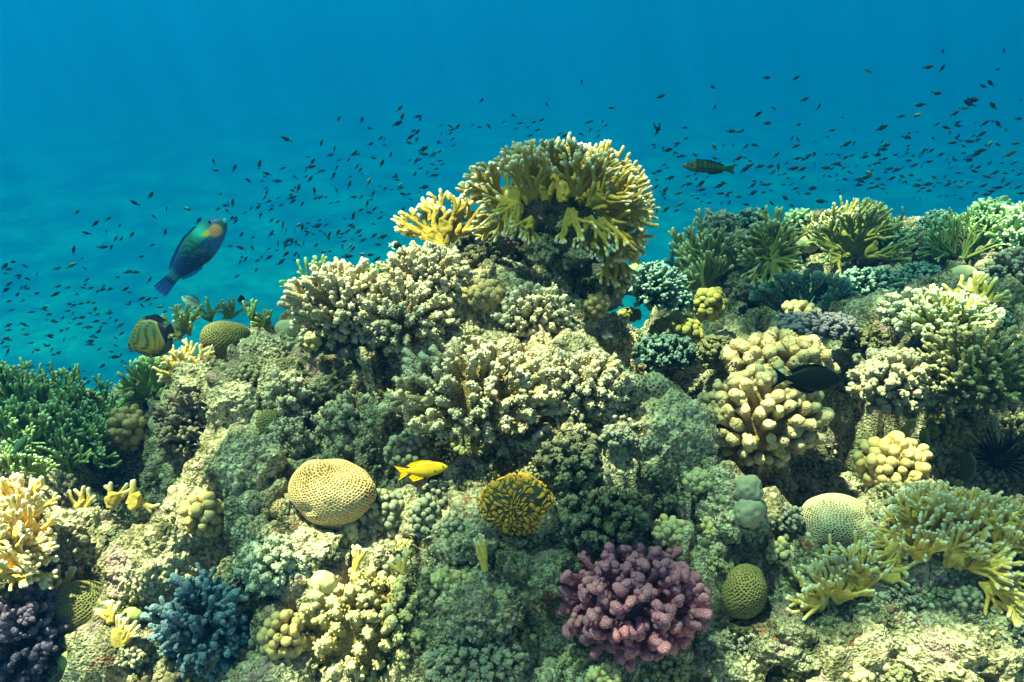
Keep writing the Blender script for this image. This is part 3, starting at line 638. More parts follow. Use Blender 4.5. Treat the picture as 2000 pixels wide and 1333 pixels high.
branch_coral('blue_branch_coral', 'slate-blue branching coral in the lower left', 'branch coral', 402, 1225, 92, 104, BLUE, n=60, rf=7.5, seed=16, grow=(0, -0.7, 0.7), kids=5, dots=10, kidL=0.42, inner=0.2, taper=0.6)
branch_coral('plum_branch_coral', 'dark plum branching coral in the bottom left corner', 'branch coral', 48, 1245, 82, 108, PLUM, n=60, rf=8, seed=17, grow=(0.2, -0.7, 0.6), dots=10, kids=4, inner=0.3)
branch_coral('cauliflower_coral', 'pink-purple cauliflower coral at the bottom, the only one of its colour', 'cauliflower coral', 1240, 1172, 134, 108, PINK, n=98, rf=7.6, seed=18, grow=(0, -0.78, 0.6), kids=5, kidL=0.26, kidr=0.8, dots=36, dotl=0.5, dotr=0.26, flat=1.3, inner=0.45, taper=1.0, swell=0.25, seg=14)
branch_coral('knobby_coral', 'whitish coral packed with small knobs, right of the black fish', 'branch coral', 1745, 742, 88, 64, WHITE, n=90, rf=7, seed=19, Y=1.40, grow=(0, -0.75, 0.6), kids=3, dots=8, inner=0.55, swell=0.2)
branch_coral('knobby_coral', 'dark knobby coral clump right of the yellow-brown maze coral', 'branch coral', 1170, 1005, 92, 58, DARKKNOB, n=80, rf=7.5, seed=20, grow=(0, -0.7, 0.7), kids=3, dots=8, inner=0.6)
branch_coral('knobby_coral', 'dark knobby coral under the right half of the long table, flecked with rust', 'branch coral', 1110, 905, 62, 50, DARKKNOB, n=60, rf=7.5, seed=21, grow=(0, -0.8, 0.5), kids=3, dots=8, inner=0.6)
branch_coral('knobby_coral', 'pale knobby coral along the bottom edge, right of the big yellow-cream one', 'branch coral', 930, 1292, 92, 46, WHITE, n=90, rf=6.5, seed=22, grow=(0, -0.7, 0.7), kids=3, dots=10, inner=0.6)
rock('pale encrusted rock in the slope left of the pink-purple coral', 940, 1185, 78, 46, ROCK2, 33, amp=0.45, k=100, knob=0.008, fr=2.2)
branch_coral('knobby_coral', 'khaki knobby coral at the lower left foot of the pink-purple coral', 'branch coral', 1020, 1225, 44, 30, KHAKI, n=50, rf=5.5, seed=23, grow=(0, -0.7, 0.7), kids=3, dots=8, inner=0.6)
branch_coral('knobby_coral', 'dim knobby coral on the ledge left of the pillar', 'branch coral', 940, 520, 55, 42, DARKKNOB, n=50, rf=6.5, seed=24, Y=1.52, grow=(0, -0.7, 0.7), cup=0.0046, cupamp=0.0018, kids=3, inner=0.6)
# right flank
branch_coral('thicket_coral', 'khaki thicket of upright fingers at the right edge, above the black hollow', 'branch coral', 1915, 720, 120, 88, KHAKI, n=98, rf=4.8, seed=25, Y=1.36, grow=(-0.1, -0.6, 0.8), kids=2, dots=10, inner=0.55)
branch_coral('thicket_coral', 'yellow-green thicket of upright fingers on the right flank, a dark fish in front', 'branch coral', 1850, 625, 98, 60, FIREG, n=98, rf=4.4, seed=26, Y=1.50, grow=(0, -0.4, 0.92), kids=2, dots=12, inner=0.45)
branch_coral('thicket_coral', 'teal coral of cone-shaped fingers left of the yellow-green thicket', 'branch coral', 1765, 615, 48, 52, TEALTIP, n=50, rf=6, seed=27, Y=1.55, grow=(-0.1, -0.4, 0.9), kids=2, dots=12, kidL=0.3, taper=0.6, inner=0.3)
branch_coral('thicket_coral', 'greenish finger coral in the gap between beige coral and whitish knobs', 'branch coral', 1690, 668, 42, 28, KHAKI, n=40, rf=5, seed=28, grow=(0, -0.6, 0.8), cup=0.005, cupamp=0.0014, kids=3)
branch_coral('blue_green_coral', 'blue-green bushy coral in the gap right of the pillar', 'branch coral', 1275, 562, 62, 50, TEAL, n=70, rf=4.2, seed=29, Y=1.85, grow=(0.1, -0.6, 0.8), kids=5, kidL=0.4, inner=0.35)
branch_coral('teal_bush', 'small teal bush at the foot of the right ridge, beside the gap', 'branch coral', 1322, 590, 32, 30, TEAL, n=40, rf=3.8, seed=30, Y=1.95, kids=4, inner=0.35)
branch_coral('bush_coral', 'pale green bush on the left end of the right ridge crest', 'branch coral', 1405, 440, 36, 32, TEALTIP, n=46, rf=4, seed=31, Y=2.35, kids=4, inner=0.35)
branch_coral('bush_coral', 'teal bush beside the round green head in the right ridge crest', 'branch coral', 1472, 428, 32, 22, TEAL, n=40, rf=3.8, seed=32, Y=2.5, kids=4, inner=0.35)
branch_coral('bush_coral', 'dim green bush crowning the right ridge at the frame edge', 'branch coral', 1985, 455, 50, 55, GREEN, n=70, rf=4.5, seed=33, Y=2.1, kids=4, inner=0.4)
branch_coral('bush_coral', 'dull brown bush at the right edge above the dark ledge', 'branch coral', 1975, 530, 50, 45, BROWNISH, n=60, rf=5, seed=34, Y=1.9, kids=4, inner=0.5)
branch_coral('bush_coral', 'teal bushy patch right of the big yellow-green fan', 'branch coral', 1760, 490, 55, 42, TEAL, n=80, rf=4.2, seed=35, Y=2.25, kids=4, inner=0.5)
branch_coral('bush_coral', 'dark green bushy slope below the big yellow-green fan', 'branch coral', 1700, 560, 75, 38, TEAL, n=90, rf=4.5, seed=36, Y=2.05, kids=4, inner=0.6)
branch_coral('soft_coral', 'grey-lilac feathery soft coral above the beige blunt-fingered coral', 'soft coral', 1600, 635, 78, 26, LILAC, n=90, rf=5, seed=37, Y=1.62, grow=(0, -0.5, 0.85), kids=5, kidL=0.35, kidr=0.6, inner=0.5)
branch_coral('soft_coral', 'olive leafy soft coral clump in the gully, upper right one', 'soft coral', 1385, 595, 36, 34, OLIVE, n=60, rf=6, seed=38, Y=1.95, kids=3, kidL=0.3, inner=0.6, swell=0.3)
branch_coral('soft_coral', 'olive leafy soft coral clump in the gully, middle one', 'soft coral', 1322, 645, 50, 30, OLIVE, n=60, rf=7, seed=39, Y=1.82, kids=3, kidL=0.3, inner=0.6, swell=0.3)
branch_coral('soft_coral', 'pair of olive leafy heads under the blue-green bush', 'soft coral', 1228, 614, 26, 13, OLIVE, n=36, rf=5, seed=40, Y=1.85, kids=2, kidL=0.3, inner=0.6, swell=0.3)
branch_coral('soft_coral', 'ochre ruffled soft coral above the round finger coral', 'soft coral', 945, 575, 42, 30, OCHRE, n=60, rf=6.5, seed=41, Y=1.44, kids=3, kidL=0.3, inner=0.6, swell=0.3)
branch_coral('soft_coral', 'dark green tufted coral on the shaded gully wall', 'soft coral', 1300, 690, 62, 38, TEAL, n=80, rf=5, seed=42, Y=1.72, kids=4, inner=0.6, cup=0.005)
branch_coral('soft_coral', 'pale tufted coral left of the beige blunt-fingered coral', 'soft coral', 1400, 690, 42, 36, KHAKI, n=60, rf=5, seed=43, Y=1.66, kids=3, inner=0.6, cup=0.005)
# smooth knobs
kn = dict(taper=0.9, kids=1, kidL=0.35, kidr=0.9, swell=0.12, bend=0.08)
branch_coral('knob_coral', 'mustard cluster of smooth knobs at the edge of the left drop-off', 'knob coral', 252, 838, 43, 46, MUSTARD, n=40, rf=8, seed=50, Y=1.42, grow=(0, -0.6, 0.75), inner=0.45, **kn)
branch_coral('knob_coral', 'pale yellow lobed knobs on the rock slope below the dark gully', 'knob coral', 398, 1008, 38, 50, MUSTARD, n=34, rf=9, seed=51, grow=(0, -0.8, 0.55), inner=0.5, **kn)
branch_coral('knob_coral', 'small brown-yellow knob cluster at the foot of the pillar', 'knob coral', 1165, 598, 25, 28, MUSTARD, n=24, rf=7, seed=52, Y=1.45, inner=0.5, **kn)
branch_coral('knob_coral', 'tan coral of thumb-like knobs beside the black hollow on the right', 'knob coral', 1742, 908, 72, 60, MUSTARD, n=75, rf=9, seed=53, Y=1.20, grow=(-0.1, -0.7, 0.7), inner=0.4, **kn)
branch_coral('knob_coral', 'mustard knob cluster at the bottom, between blue coral and yellow-cream coral', 'knob coral', 553, 1242, 44, 52, MUSTARD, n=40, rf=8.5, seed=54, grow=(0, -0.8, 0.55), inner=0.5, **kn)
branch_coral('knob_coral', 'low patch of pale yellow rounded knobs in the bottom middle', 'knob coral', 887, 1130, 40, 25, PALEKNOB, n=36, rf=8, seed=55, grow=(0, -0.7, 0.7), inner=0.7, **kn)
branch_coral('knob_coral', 'pale yellow knobs on the slope left of the grey brain coral', 'knob coral', 1520, 1078, 24, 28, PALEKNOB, n=24, rf=6.5, seed=56, inner=0.6, **kn)
branch_coral('knob_coral', 'little lime-yellow knob cluster under the long-fingered cream coral', 'knob coral', 608, 668, 20, 24, PALEKNOB, n=16, rf=7, seed=57, Y=1.34, inner=0.5, **kn)
branch_coral('knob_coral', 'yellow upright knobs behind the grey-lilac soft coral', 'knob coral', 1562, 606, 38, 20, PALEKNOB, n=20, rf=7, seed=58, Y=1.72, grow=(0, -0.2, 1), inner=0.4, **kn)
branch_coral('knob_coral', 'pale green grains of knob coral right of the yellow fish', 'knob coral', 890, 892, 26, 32, PALEKNOB, n=26, rf=5.5, seed=59, inner=0.5, **kn)
branch_coral('knob_coral', 'yellowish knobs between leather coral and yellow-cream coral', 'knob coral', 680, 1045, 24, 34, PALEKNOB, n=22, rf=7, seed=60, inner=0.5, **kn)
branch_coral('knob_coral', 'green-yellow knobs above the tan thumb-like coral', 'knob coral', 1850, 835, 44, 28, OLIVE, n=50, rf=5.5, seed=61, inner=0.6, **kn)
# leather
le = dict(kids=0, taper=0.85, swell=0.15, bend=0.05)
branch_coral('leather_coral', 'grey leather coral with stubby edge fingers, right of the tan brain coral', 'leather coral', 745, 1000, 50, 40, LEATHER, n=60, rf=6.5, seed=70, grow=(0, -0.7, 0.7), inner=0.78, **le)
branch_coral('leather_coral', 'narrow grey leather coral between the larger one and the maze coral', 'leather coral', 832, 1012, 28, 46, LEATHER, n=46, rf=5.5, seed=71, grow=(0, -0.8, 0.6), inner=0.75, **le)
branch_coral('leather_coral', 'grey leather coral behind the yellow fish', 'leather coral', 795, 880, 42, 36, LEATHER, n=50, rf=6, seed=72, grow=(0, -0.8, 0.6), inner=0.78, **le)
branch_coral('leather_coral', 'spread grey leather coral just under the yellow fish', 'leather coral', 862, 965, 44, 26, LEATHER, n=40, rf=5, seed=73, grow=(0, -0.8, 0.6), inner=0.72, **le)

# ------------------------------------------------------------------ massive corals
massive_coral('big tan brain coral below the whitish finger coral, notch at its upper rim', 'brain coral', 645, 962, 82, 66, BRAINTAN, 1, cell=0.0052, amp=0.0014, k=200, lump=0.10, dent=(0.25, -0.15, 0.95, 0.16, 0.22), Y=1.08, tilt=0.0, bumps=((-0.25, -0.1, 0.95, 0.26, 0.32), (0.85, -0.3, 0.45, 0.16, 0.5), (-0.35, -0.85, 0.05, -0.13, 0.16), (-0.1, -0.3, -0.95, 0.12, 0.5), (-0.75, -0.3, -0.65, -0.18, 0.5)))
massive_coral('small tan brain coral touching the left side of the big one', 'brain coral', 535, 992, 29, 22, BRAINTAN, 2, cell=0.0055, amp=0.0015, k=90)
massive_coral('small green-brown brain coral tucked under the small finger corals', 'brain coral', 532, 838, 30, 40, BRAINGREEN, 3, cell=0.006, amp=0.0013, k=110)
massive_coral('grey brain coral on the right, half behind the bright yellow fire coral', 'brain coral', 1642, 1028, 80, 60, BRAINGREY, 4, cell=0.0052, amp=0.0014, k=190, lump=0.10, dent=(0.0, -0.6, 0.8, 0.14, 0.22), tilt=-0.3)
massive_coral('green-brown brain coral right of the pink-purple coral', 'brain coral', 1453, 1155, 43, 58, BRAINGREEN, 5, cell=0.0058, amp=0.0016, k=140, lump=0.10)
massive_coral('dark green brain coral in the lower left, beside the plum coral', 'brain coral', 160, 1190, 55, 60, BRAINGREEN, 6, cell=0.0052, amp=0.0014, k=150, lump=0.12, tilt=-0.4)
massive_coral('dull green dome coral on the left shoulder, right of the striped fish', 'brain coral', 440, 660, 50, 34, BRAINGREEN, 7, cell=0.0062, amp=0.0012, k=110, Y=1.55)
massive_coral('small grey brain coral beside the brown thin-tipped coral', 'brain coral', 322, 830, 30, 25, BRAINGREY, 8, cell=0.006, amp=0.0012, k=90, Y=1.40)
massive_coral('yellow and dark brown maze coral in the centre foreground', 'maze coral', 1010, 985, 70, 61, MAZE, 9, cell=0.0118, amp=-0.0050, k=220, lump=0.11, meander=True, name='maze_coral', Y=1.05, dep=0.75)
massive_coral('smooth pale green knoll left of the long-fingered cream coral', 'boulder coral', 562, 645, 24, 22, SMOOTHP, 10, k=50, smooth=True, name='boulder_coral', Y=1.48)
massive_coral('smooth round head between two fans of the right ridge', 'boulder coral', 1578, 475, 22, 20, SMOOTHP, 11, k=50, smooth=True, name='boulder_coral', Y=2.3)
massive_coral('small smooth lime ball in the lower left, right of the dark green brain coral', 'boulder coral', 257, 1203, 21, 19, SMOOTHL, 12, k=50, smooth=True, name='boulder_coral')
massive_coral('smooth green lump in the bottom left, below the dark green brain coral', 'boulder coral', 138, 1292, 23, 22, SMOOTHL, 13, k=50, smooth=True, name='boulder_coral')
massive_coral('upper of two blue-grey lobes at the right rim of the pale slope', 'boulder coral', 1464, 958, 25, 28, SMOOTHB, 14, k=60, smooth=True, name='boulder_coral', Y=1.035, lump=0.35)
massive_coral('lower of two blue-grey lobes at the right rim of the pale slope', 'boulder coral', 1462, 1000, 31, 29, SMOOTHB, 15, k=60, smooth=True, name='boulder_coral', Y=1.02, lump=0.35)
massive_coral('pitted head in the dark gully, left one of the pair', 'brain coral', 1238, 752, 24, 22, BRAINGREY, 16, cell=0.009, k=80)
massive_coral('pitted head in the dark gully, right one of the pair', 'brain coral', 1282, 756, 22, 22, BRAINGREY, 17, cell=0.009, k=80)
massive_coral('pale fuzzy lump on top of the big yellow-cream finger coral', 'boulder coral', 630, 1140, 30, 26, SMOOTHP, 18, k=60, smooth=True, name='boulder_coral')
massive_coral('bigger of two dim smooth heads at the foot of the fine green fan', 'boulder coral', 1880, 538, 28, 20, SMOOTHP, 19, k=50, smooth=True, name='boulder_coral', Y=1.95)
massive_coral('smaller of two dim smooth heads at the foot of the fine green fan', 'boulder coral', 1925, 522, 20, 16, SMOOTHP, 20, k=50, smooth=True, name='boulder_coral', Y=1.97)
massive_coral('green dome peeking out behind the right end of the fire coral cap', 'boulder coral', 1243, 535, 24, 20, SMOOTHL, 21, k=50, smooth=True, name='boulder_coral', Y=1.95)
massive_coral('small pitted head with orange rim on the gully wall', 'brain coral', 1330, 715, 17, 16, BRAINTAN, 22, cell=0.008, k=60)
massive_coral('pale knob on its own left of the beige blunt-fingered coral', 'boulder coral', 1347, 798, 9, 11, SMOOTHP, 23, k=40, smooth=True, name='boulder_coral')

# ------------------------------------------------------------------ fire corals
fire_coral('mustard-yellow fire coral cap on top of the pillar, white finger tips', [
 (1015, 425, 1.60, 150, 112, 0.0, 0.1), (1010, 440, 1.57, 172, 88, -0.1, 0.2), (1015, 415, 1.62, 128, 128, 0.1, -0.1), (1035, 400, 1.64, 108, 128, 0.1, 0.1),
 (1065, 395, 1.62, 95, 122, 0.0, -0.2), (1100, 395, 1.62, 80, 122, 0.0, 0.2), (1130, 395, 1.62, 65, 125, 0.1, 0.0), (1150, 405, 1.60, 50, 128, 0.0, -0.1),
 (1165, 415, 1.58, 34, 118, 0.0, 0.1), (1178, 435, 1.58, 16, 98, 0.0, 0.2), (1190, 460, 1.58, -4, 76, 0.0, -0.1), (1195, 490, 1.58, -20, 62, 0.0, 0.1), (1190, 520, 1.58, -40, 58, 0.0, 0.0), (1195, 505, 1.56, -75, 50, -0.1, 0.2),
 (1040, 385, 1.53, 110, 85, -0.5, 0.2), (1000, 400, 1.52, 185, 60, -0.4, -0.2), (1010, 400, 1.50, 252, 62, -0.3, 0.3), (1000, 410, 1.51, 225, 62, -0.2, 0.1),
 (1125, 380, 1.53, 75, 85, -0.5, -0.2), (1150, 400, 1.51, 45, 90, -0.5, 0.2), (1115, 410, 1.50, 268, 68, -0.3, -0.3), (1150, 425, 1.50, 290, 66, -0.3, 0.2), (1175, 430, 1.50, 320, 75, -0.3, 0.1), (1190, 400, 1.54, 15, 80, -0.4, -0.1), (1205, 440, 1.53, 275, 75, -0.2, 0.1), (1030, 375, 1.57, 118, 88, -0.9, 0.5), (1065, 355, 1.58, 98, 76, -0.9, -0.4), (1100, 350, 1.58, 85, 78, -0.9, 0.5), (1135, 360, 1.57, 66, 82, -0.9, -0.5), (1170, 385, 1.56, 48, 80, -0.9, 0.5), (1200, 420, 1.55, 22, 68, -0.9, -0.4), (975, 385, 1.57, 140, 72, -0.8, 0.4), (985, 430, 1.55, 180, 62, -0.8, 0.5), (1215, 470, 1.54, 0, 48, -0.8, 0.3), (1160, 460, 1.5, 265, 60, -0.6, 0.6), (1040, 430, 1.5, 240, 50, -0.6, 0.5),
 ], FIRE, seed=5, r=3.2, r0=9, spread=1.05, dens=0.8, fork=0.95, pk=0.6)
fire_coral('small fire coral fan left of the capped pillar, fingers spread to the left', [
 (868, 478, 1.54, 105, 105, 0.0, 0.1), (862, 482, 1.52, 140, 98, 0.0, -0.1), (880, 470, 1.56, 70, 88, 0.1, 0.3), (905, 450, 1.58, 15, 50, 0.0, 0.1)], FIRE, seed=6, r=3.6, r0=10, spread=1.0, dens=0.8, fork=0.9, pk=0.7)
fire_coral('pale yellow fire coral at the left end of the right ridge, lower fan', [
 (1385, 560, 2.15, 100, 100, 0.0, 0.2), (1385, 540, 2.15, 60, 85, 0.0, -0.2), (1375, 570, 2.1, 150, 62, 0.0, 0.1), (1365, 560, 2.12, 215, 45, 0, 0.2), (1395, 520, 2.2, 118, 90, 0.1, 0)], FIREG, seed=7, r=2.56, r0=6.30, dup=1, fork=0.85, pk=0.6, dens=0.75)
fire_coral('slim fire coral sprig at the left tip of the right ridge crest', [(1352, 490, 2.4, 100, 52, 0, 0.2), (1388, 465, 2.4, 80, 58, 0, 0.1)], FIREG, seed=8, r=2.40, r0=4.90, dup=1, fork=0.85, pk=0.6)
fire_coral('pale fire coral bush in the middle of the right ridge, one tall upright branch', [
 (1500, 500, 2.2, 95, 90, 0.0, 0.2), (1500, 505, 2.18, 130, 70, 0, -0.2), (1505, 505, 2.18, 50, 75, 0, 0.1), (1500, 510, 2.15, 185, 58, -0.1, 0.3), (1505, 510, 2.15, 0, 55, 0, 0.2), (1500, 515, 2.12, 250, 55, -0.2, 0.1), (1510, 515, 2.12, 290, 60, -0.2, 0.1)], FIREG, seed=9, r=2.56, r0=5.60, dup=1, fork=0.85, pk=0.6, dens=0.75)
fire_coral('big yellow-green fire coral fan on the right ridge, tallest of the ridge', [
 (1650, 500, 2.2, 118, 90, -0.1, 0.3), (1655, 500, 2.2, 95, 110, 0, 0.1), (1665, 500, 2.22, 70, 118, 0.1, -0.1), (1670, 505, 2.24, 45, 110, 0.1, 0.1), (1675, 510, 2.24, 22, 92, 0.1, 0.2), (1630, 490, 2.15, 150, 60, -0.2, 0.2), (1640, 505, 2.12, 200, 50, -0.2, 0.2)], FIREG, seed=10, r=2.24, r0=5.60, dup=1, pk=0.6, dens=0.75, fork=0.85)
fire_coral('fine lacy green coral fan at the upper right, paler tips', [
 (1865, 500, 2.1, 110, 85, 0, 0.2), (1880, 500, 2.1, 80, 88, 0.1, -0.1), (1900, 495, 2.12, 60, 92, 0.1, 0.1), (1850, 500, 2.08, 140, 60, 0, 0.1), (1920, 480, 2.15, 85, 70, 0.1, 0.1)], GREEN, seed=11, r=1.60, r0=2.80, dup=1, dens=0.8, fork=0.9, plates=False)
fire_coral('yellow-green fire coral on the left shoulder, below the striped fish', [
 (378, 735, 1.50, 95, 66, -0.1, 0.2), (372, 735, 1.50, 130, 68, -0.1, -0.1), (390, 735, 1.50, 55, 60, 0, 0.1), (360, 730, 1.52, 165, 52, 0, 0.1)], FIREY, seed=12, r=2.98, r0=9.60, dup=1, dens=0.8)
fire_coral('greenish fire coral sprig at the left shoulder crest, touching the striped fish', [
 (362, 650, 1.62, 120, 52, 0, 0.1), (366, 650, 1.62, 80, 48, 0, 0.2), (355, 655, 1.6, 160, 36, 0, 0)], FIREG, seed=13, r=2.40, r0=5.60, dup=1, fork=0.85, pk=0.6)
fire_coral('teal-green coral sprigs on the crest behind the dull green dome', [
 (410, 625, 1.75, 95, 40, 0, 0.1), (450, 622, 1.75, 80, 35, 0, 0.1), (490, 620, 1.72, 95, 30, 0, 0.2), (520, 640, 1.7, 85, 30, 0, 0.2)], GREEN, seed=14, r=2.40, r0=4.20, dup=1, fork=0.85, pk=0.6)
fire_coral('green coral thicket on the left slope over the drop-off', [
 (290, 770, 1.62, 120, 70, 0, 0.1), (285, 775, 1.62, 160, 60, 0, 0.2), (300, 765, 1.62, 85, 70, 0, 0.1), (310, 770, 1.6, 50, 45, 0, 0.2), (275, 780, 1.6, 200, 40, 0, 0)], GREEN, seed=15, r=2.24, r0=4.90, dup=1, pk=0.6, fork=0.85)
fire_coral('yellow twig coral inside the green thicket on the left slope', [(298, 752, 1.55, 90, 40, 0, 0.1), (310, 765, 1.54, 30, 36, 0, 0.1)], FIREY, seed=16, r=3.0, r0=7)
gb = []
_r = R_(77)
for gx, gy, gY in ((20, 860, 1.20), (60, 850, 1.24), (110, 860, 1.28), (160, 870, 1.33), (30, 800, 1.32), (80, 805, 1.36), (130, 830, 1.38), (10, 930, 1.12), (70, 925, 1.15), (130, 920, 1.22), (180, 900, 1.30), (175, 850, 1.42), (10, 780, 1.42), (55, 775, 1.46), (105, 790, 1.5), (150, 800, 1.52), (190, 815, 1.55), (200, 850, 1.45)):
    gb.append((gx, gy, gY, _r.uniform(70, 115), 78, _r.uniform(-0.5, 0.1), _r.uniform(-0.4, 0.4))); gb.append((gx+10, gy+5, gY-0.03, _r.uniform(20, 150), 55, -0.4, _r.uniform(-0.5, 0.5))); gb.append((gx-14, gy-8, gY, _r.uniform(50, 130), 70, -0.8, _r.uniform(-0.5, 0.5)))
fire_coral('wide green thicket of fine branches on the left edge of the reef', gb, GREEN, seed=17, r=2.1, r0=3.6, plates=False, fork=0.95, spread=1.2, dup=1, curl=0.3)
fire_coral('bright yellow fire coral at the left edge, below the green thicket', [
 (40, 1060, 0.98, 100, 110, 0, 0.2), (20, 1080, 0.96, 60, 100, -0.1, 0.1), (30, 1110, 0.94, 20, 85, -0.1, 0.2), (10, 1020, 1.0, 120, 80, 0, 0.1), (60, 1010, 1.02, 70, 70, 0, 0.2), (10, 1120, 0.93, 50, 80, -0.2, 0.1), (-20, 1060, 0.96, 20, 90, -0.1, 0), (30, 1000, 1.02, 90, 80, -0.6, 0.4), (60, 1050, 0.98, 60, 75, -0.6, -0.4), (20, 1080, 0.95, 40, 80, -0.6, 0.4), (60, 980, 1.04, 110, 60, -0.3, 0.2)], FIREY, seed=18, r=3.74, r0=8.00, dup=1, dens=0.8, fork=0.95, pk=0.7)
fire_coral('small bright fire coral twigs in front of the dark gully, left', [(160, 1000, 1.12, 100, 42, 0, 0.1), (215, 990, 1.12, 60, 48, 0, 0.2), (255, 985, 1.12, 30, 50, 0, 0.1)], FIREY, seed=19, r=4, r0=9)
fire_coral('little fire coral twig behind the dark green brain coral', [(120, 1150, 0.98, 80, 38, 0, 0.1), (105, 1165, 0.97, 110, 34, 0, 0)], FIREY, seed=20, r=4, r0=8)
fire_coral('fire coral twig hanging over the small lime ball', [(215, 1215, 0.93, 100, 36, 0, 0.1), (235, 1260, 0.9, 75, 50, -0.1, 0.2), (240, 1240, 0.91, 250, 30, -0.1, 0.2)], FIREY, seed=21, r=4, r0=8)
fire_coral('large bright yellow fire coral thicket in the right foreground, white tips', [
 (1780, 1060, 1.02, 120, 90, 0, 0.1), (1810, 1050, 1.02, 95, 105, 0, -0.1), (1850, 1050, 1.02, 75, 105, 0, 0.1), (1890, 1060, 1.0, 60, 110, 0, 0.2), (1930, 1080, 0.98, 70, 100, 0, 0.1), (1960, 1110, 0.96, 50, 95, 0, 0.1),
 (1800, 1100, 0.96, 100, 75, -0.3, 0.3), (1850, 1110, 0.95, 60, 95, -0.3, 0.1), (1900, 1110, 0.94, 20, 90, -0.3, 0.2), (1920, 1140, 0.92, -20, 80, -0.2, 0.1), (1760, 1080, 0.98, 150, 70, -0.1, 0.2), (1960, 1150, 0.91, -50, 80, -0.1, 0.2), (1980, 1180, 0.90, -90, 70, 0, 0.3), (1870, 1080, 0.96, 110, 70, -0.5, 0), (1830, 1030, 1.0, 105, 80, -0.6, 0.5), (1880, 1030, 1.0, 80, 85, -0.6, -0.4), (1930, 1050, 0.98, 60, 85, -0.6, 0.5), (1800, 1070, 0.98, 130, 70, -0.7, -0.5), (1910, 1100, 0.94, 40, 75, -0.8, 0.4), (1960, 1060, 0.96, 75, 80, -0.5, 0.3)], FIREY, seed=22, r=3.10, r0=6.00, dup=1, dens=0.8, fork=0.95, pk=0.7)
fire_coral('yellow fire coral ledge below the grey brain coral, short finger row on top', [
 (1600, 1180, 0.95, 120, 75, 0, 0.1), (1640, 1170, 0.95, 95, 85, 0, 0.1), (1680, 1150, 0.96, 80, 85, 0, -0.1), (1720, 1130, 0.97, 60, 80, 0, 0.2), (1590, 1185, 0.94, 165, 55, -0.1, 0.1), (1660, 1140, 0.97, 110, 85, 0.1, 0.2), (1680, 1100, 1.0, 140, 60, 0, 0)], FIREY, seed=23, r=3.30, r0=7.00, dup=1, dens=0.8, fork=0.9, pk=0.8)
fire_coral('thin upright fire coral twig beside the pale yellow knob patch', [(945, 1115, 0.93, 92, 62, -0.1, 0.9)], FIREY, seed=24, r=4.0, r0=7, spread=0.5, plates=False)
fire_coral('tiny yellow fire coral twig left above the yellow-cream finger coral', [(692, 1115, 0.93, 85, 42, 0, 0.2)], FIREY, seed=25, r=3.6, r0=6, spread=0.5, plates=False)
fire_coral('tiny fire coral twig with white tips right above the yellow-cream finger coral', [(788, 1120, 0.93, 110, 40, 0, 0.2)], FIREY, seed=26, r=3.6, r0=7, spread=0.6, plates=False)
fire_coral('yellow twigs at the far right above the khaki thicket', [(1870, 590, 1.62, 85, 45, 0, 0.1), (1905, 590, 1.6, 70, 50, 0, 0.2), (1930, 590, 1.6, 40, 40, 0, 0)], FIREG, seed=27, r=4, r0=9)
fire_coral('green sprig behind the long-fingered cream coral, upper left', [(600, 560, 1.6, 120, 48, 0, 0.1), (625, 545, 1.6, 85, 40, 0, 0.2), (590, 575, 1.58, 160, 34, 0, 0)], GREEN, seed=28, r=2.88, r0=5.60, dup=1, fork=0.85, pk=0.6)
fire_coral('green twigs showing between the two upper cream finger corals', [(722, 560, 1.6, 95, 42, 0, 0.1), (705, 560, 1.6, 100, 40, 0, 0.2), (738, 560, 1.6, 80, 40, 0, 0.2)], GREEN, seed=29, r=2.56, r0=3.50, dup=1, fork=0.85, pk=0.6)
fire_coral('teal coral of parallel tubes below the middle of the right ridge', [
 (1540, 610, 1.9, 115, 75, 0, 0.1), (1560, 610, 1.9, 95, 78, 0, 0.2), (1585, 610, 1.9, 75, 72, 0, 0), (1610, 605, 1.9, 50, 70, 0, 0.2), (1520, 605, 1.92, 135, 60, 0, 0.2)], TEAL, seed=30, r=4.5, r0=6, spread=0.6, plates=False, dens=1.0)
fire_coral('small dark sprigs in front of the gap, left end of the right ridge', [(1325, 500, 2.45, 95, 42, 0, 0.1), (1330, 530, 2.3, 80, 40, 0, 0.2)], TEAL, seed=31, r=3.2, r0=6)

# crest of the right ridge and other smaller colonies
for q in ((1830,440,38,30,'dim teal bush on the right ridge crest, between the big fan and the lacy fan',TEAL,2.35,90),(1940,420,46,36,'dim green bush on the right ridge crest, right of the lacy fan',GREEN,2.3,91),(1560,432,30,22,'dim green bush on the right ridge crest, behind the smooth round head',GREEN,2.5,92),
          (1640,590,40,26,'teal bush under the dark shelf below the big yellow-green fan',TEAL,1.95,93),(1900,580,42,26,'green bush at the foot of the lacy fan',GREEN,1.85,94),(1800,540,40,28,'teal bush left of the two dim smooth heads',TEAL,2.05,95)):
    branch_coral('bush_coral', q[4], 'branch coral', q[0], q[1], q[2], q[3], q[5], n=60, rf=3.8, seed=q[7], Y=q[6], kids=4, inner=0.45)
fire_coral('second big fan at the right end of the tall yellow-green one, darker green', [(1715, 500, 2.25, 100, 100, 0, 0.1), (1720, 505, 2.25, 60, 85, 0, 0.2), (1700, 500, 2.27, 125, 85, 0, 0.1), (1725, 510, 2.2, 20, 60, 0, 0.2)], GREEN, seed=40, r=2.08, r0=4.20, dup=1, pk=0.6, fork=0.85)
ZONES = [(0, 1000, 1000, 1333, 'the lower left slope'), (1000, 1000, 2000, 1333, 'the lower right slope'), (0, 640, 600, 1000, 'the left flank'), (600, 640, 1300, 1000, 'the middle of the mound'), (1300, 640, 2000, 1000, 'the right flank'), (1200, 400, 2000, 640, 'the right ridge')]
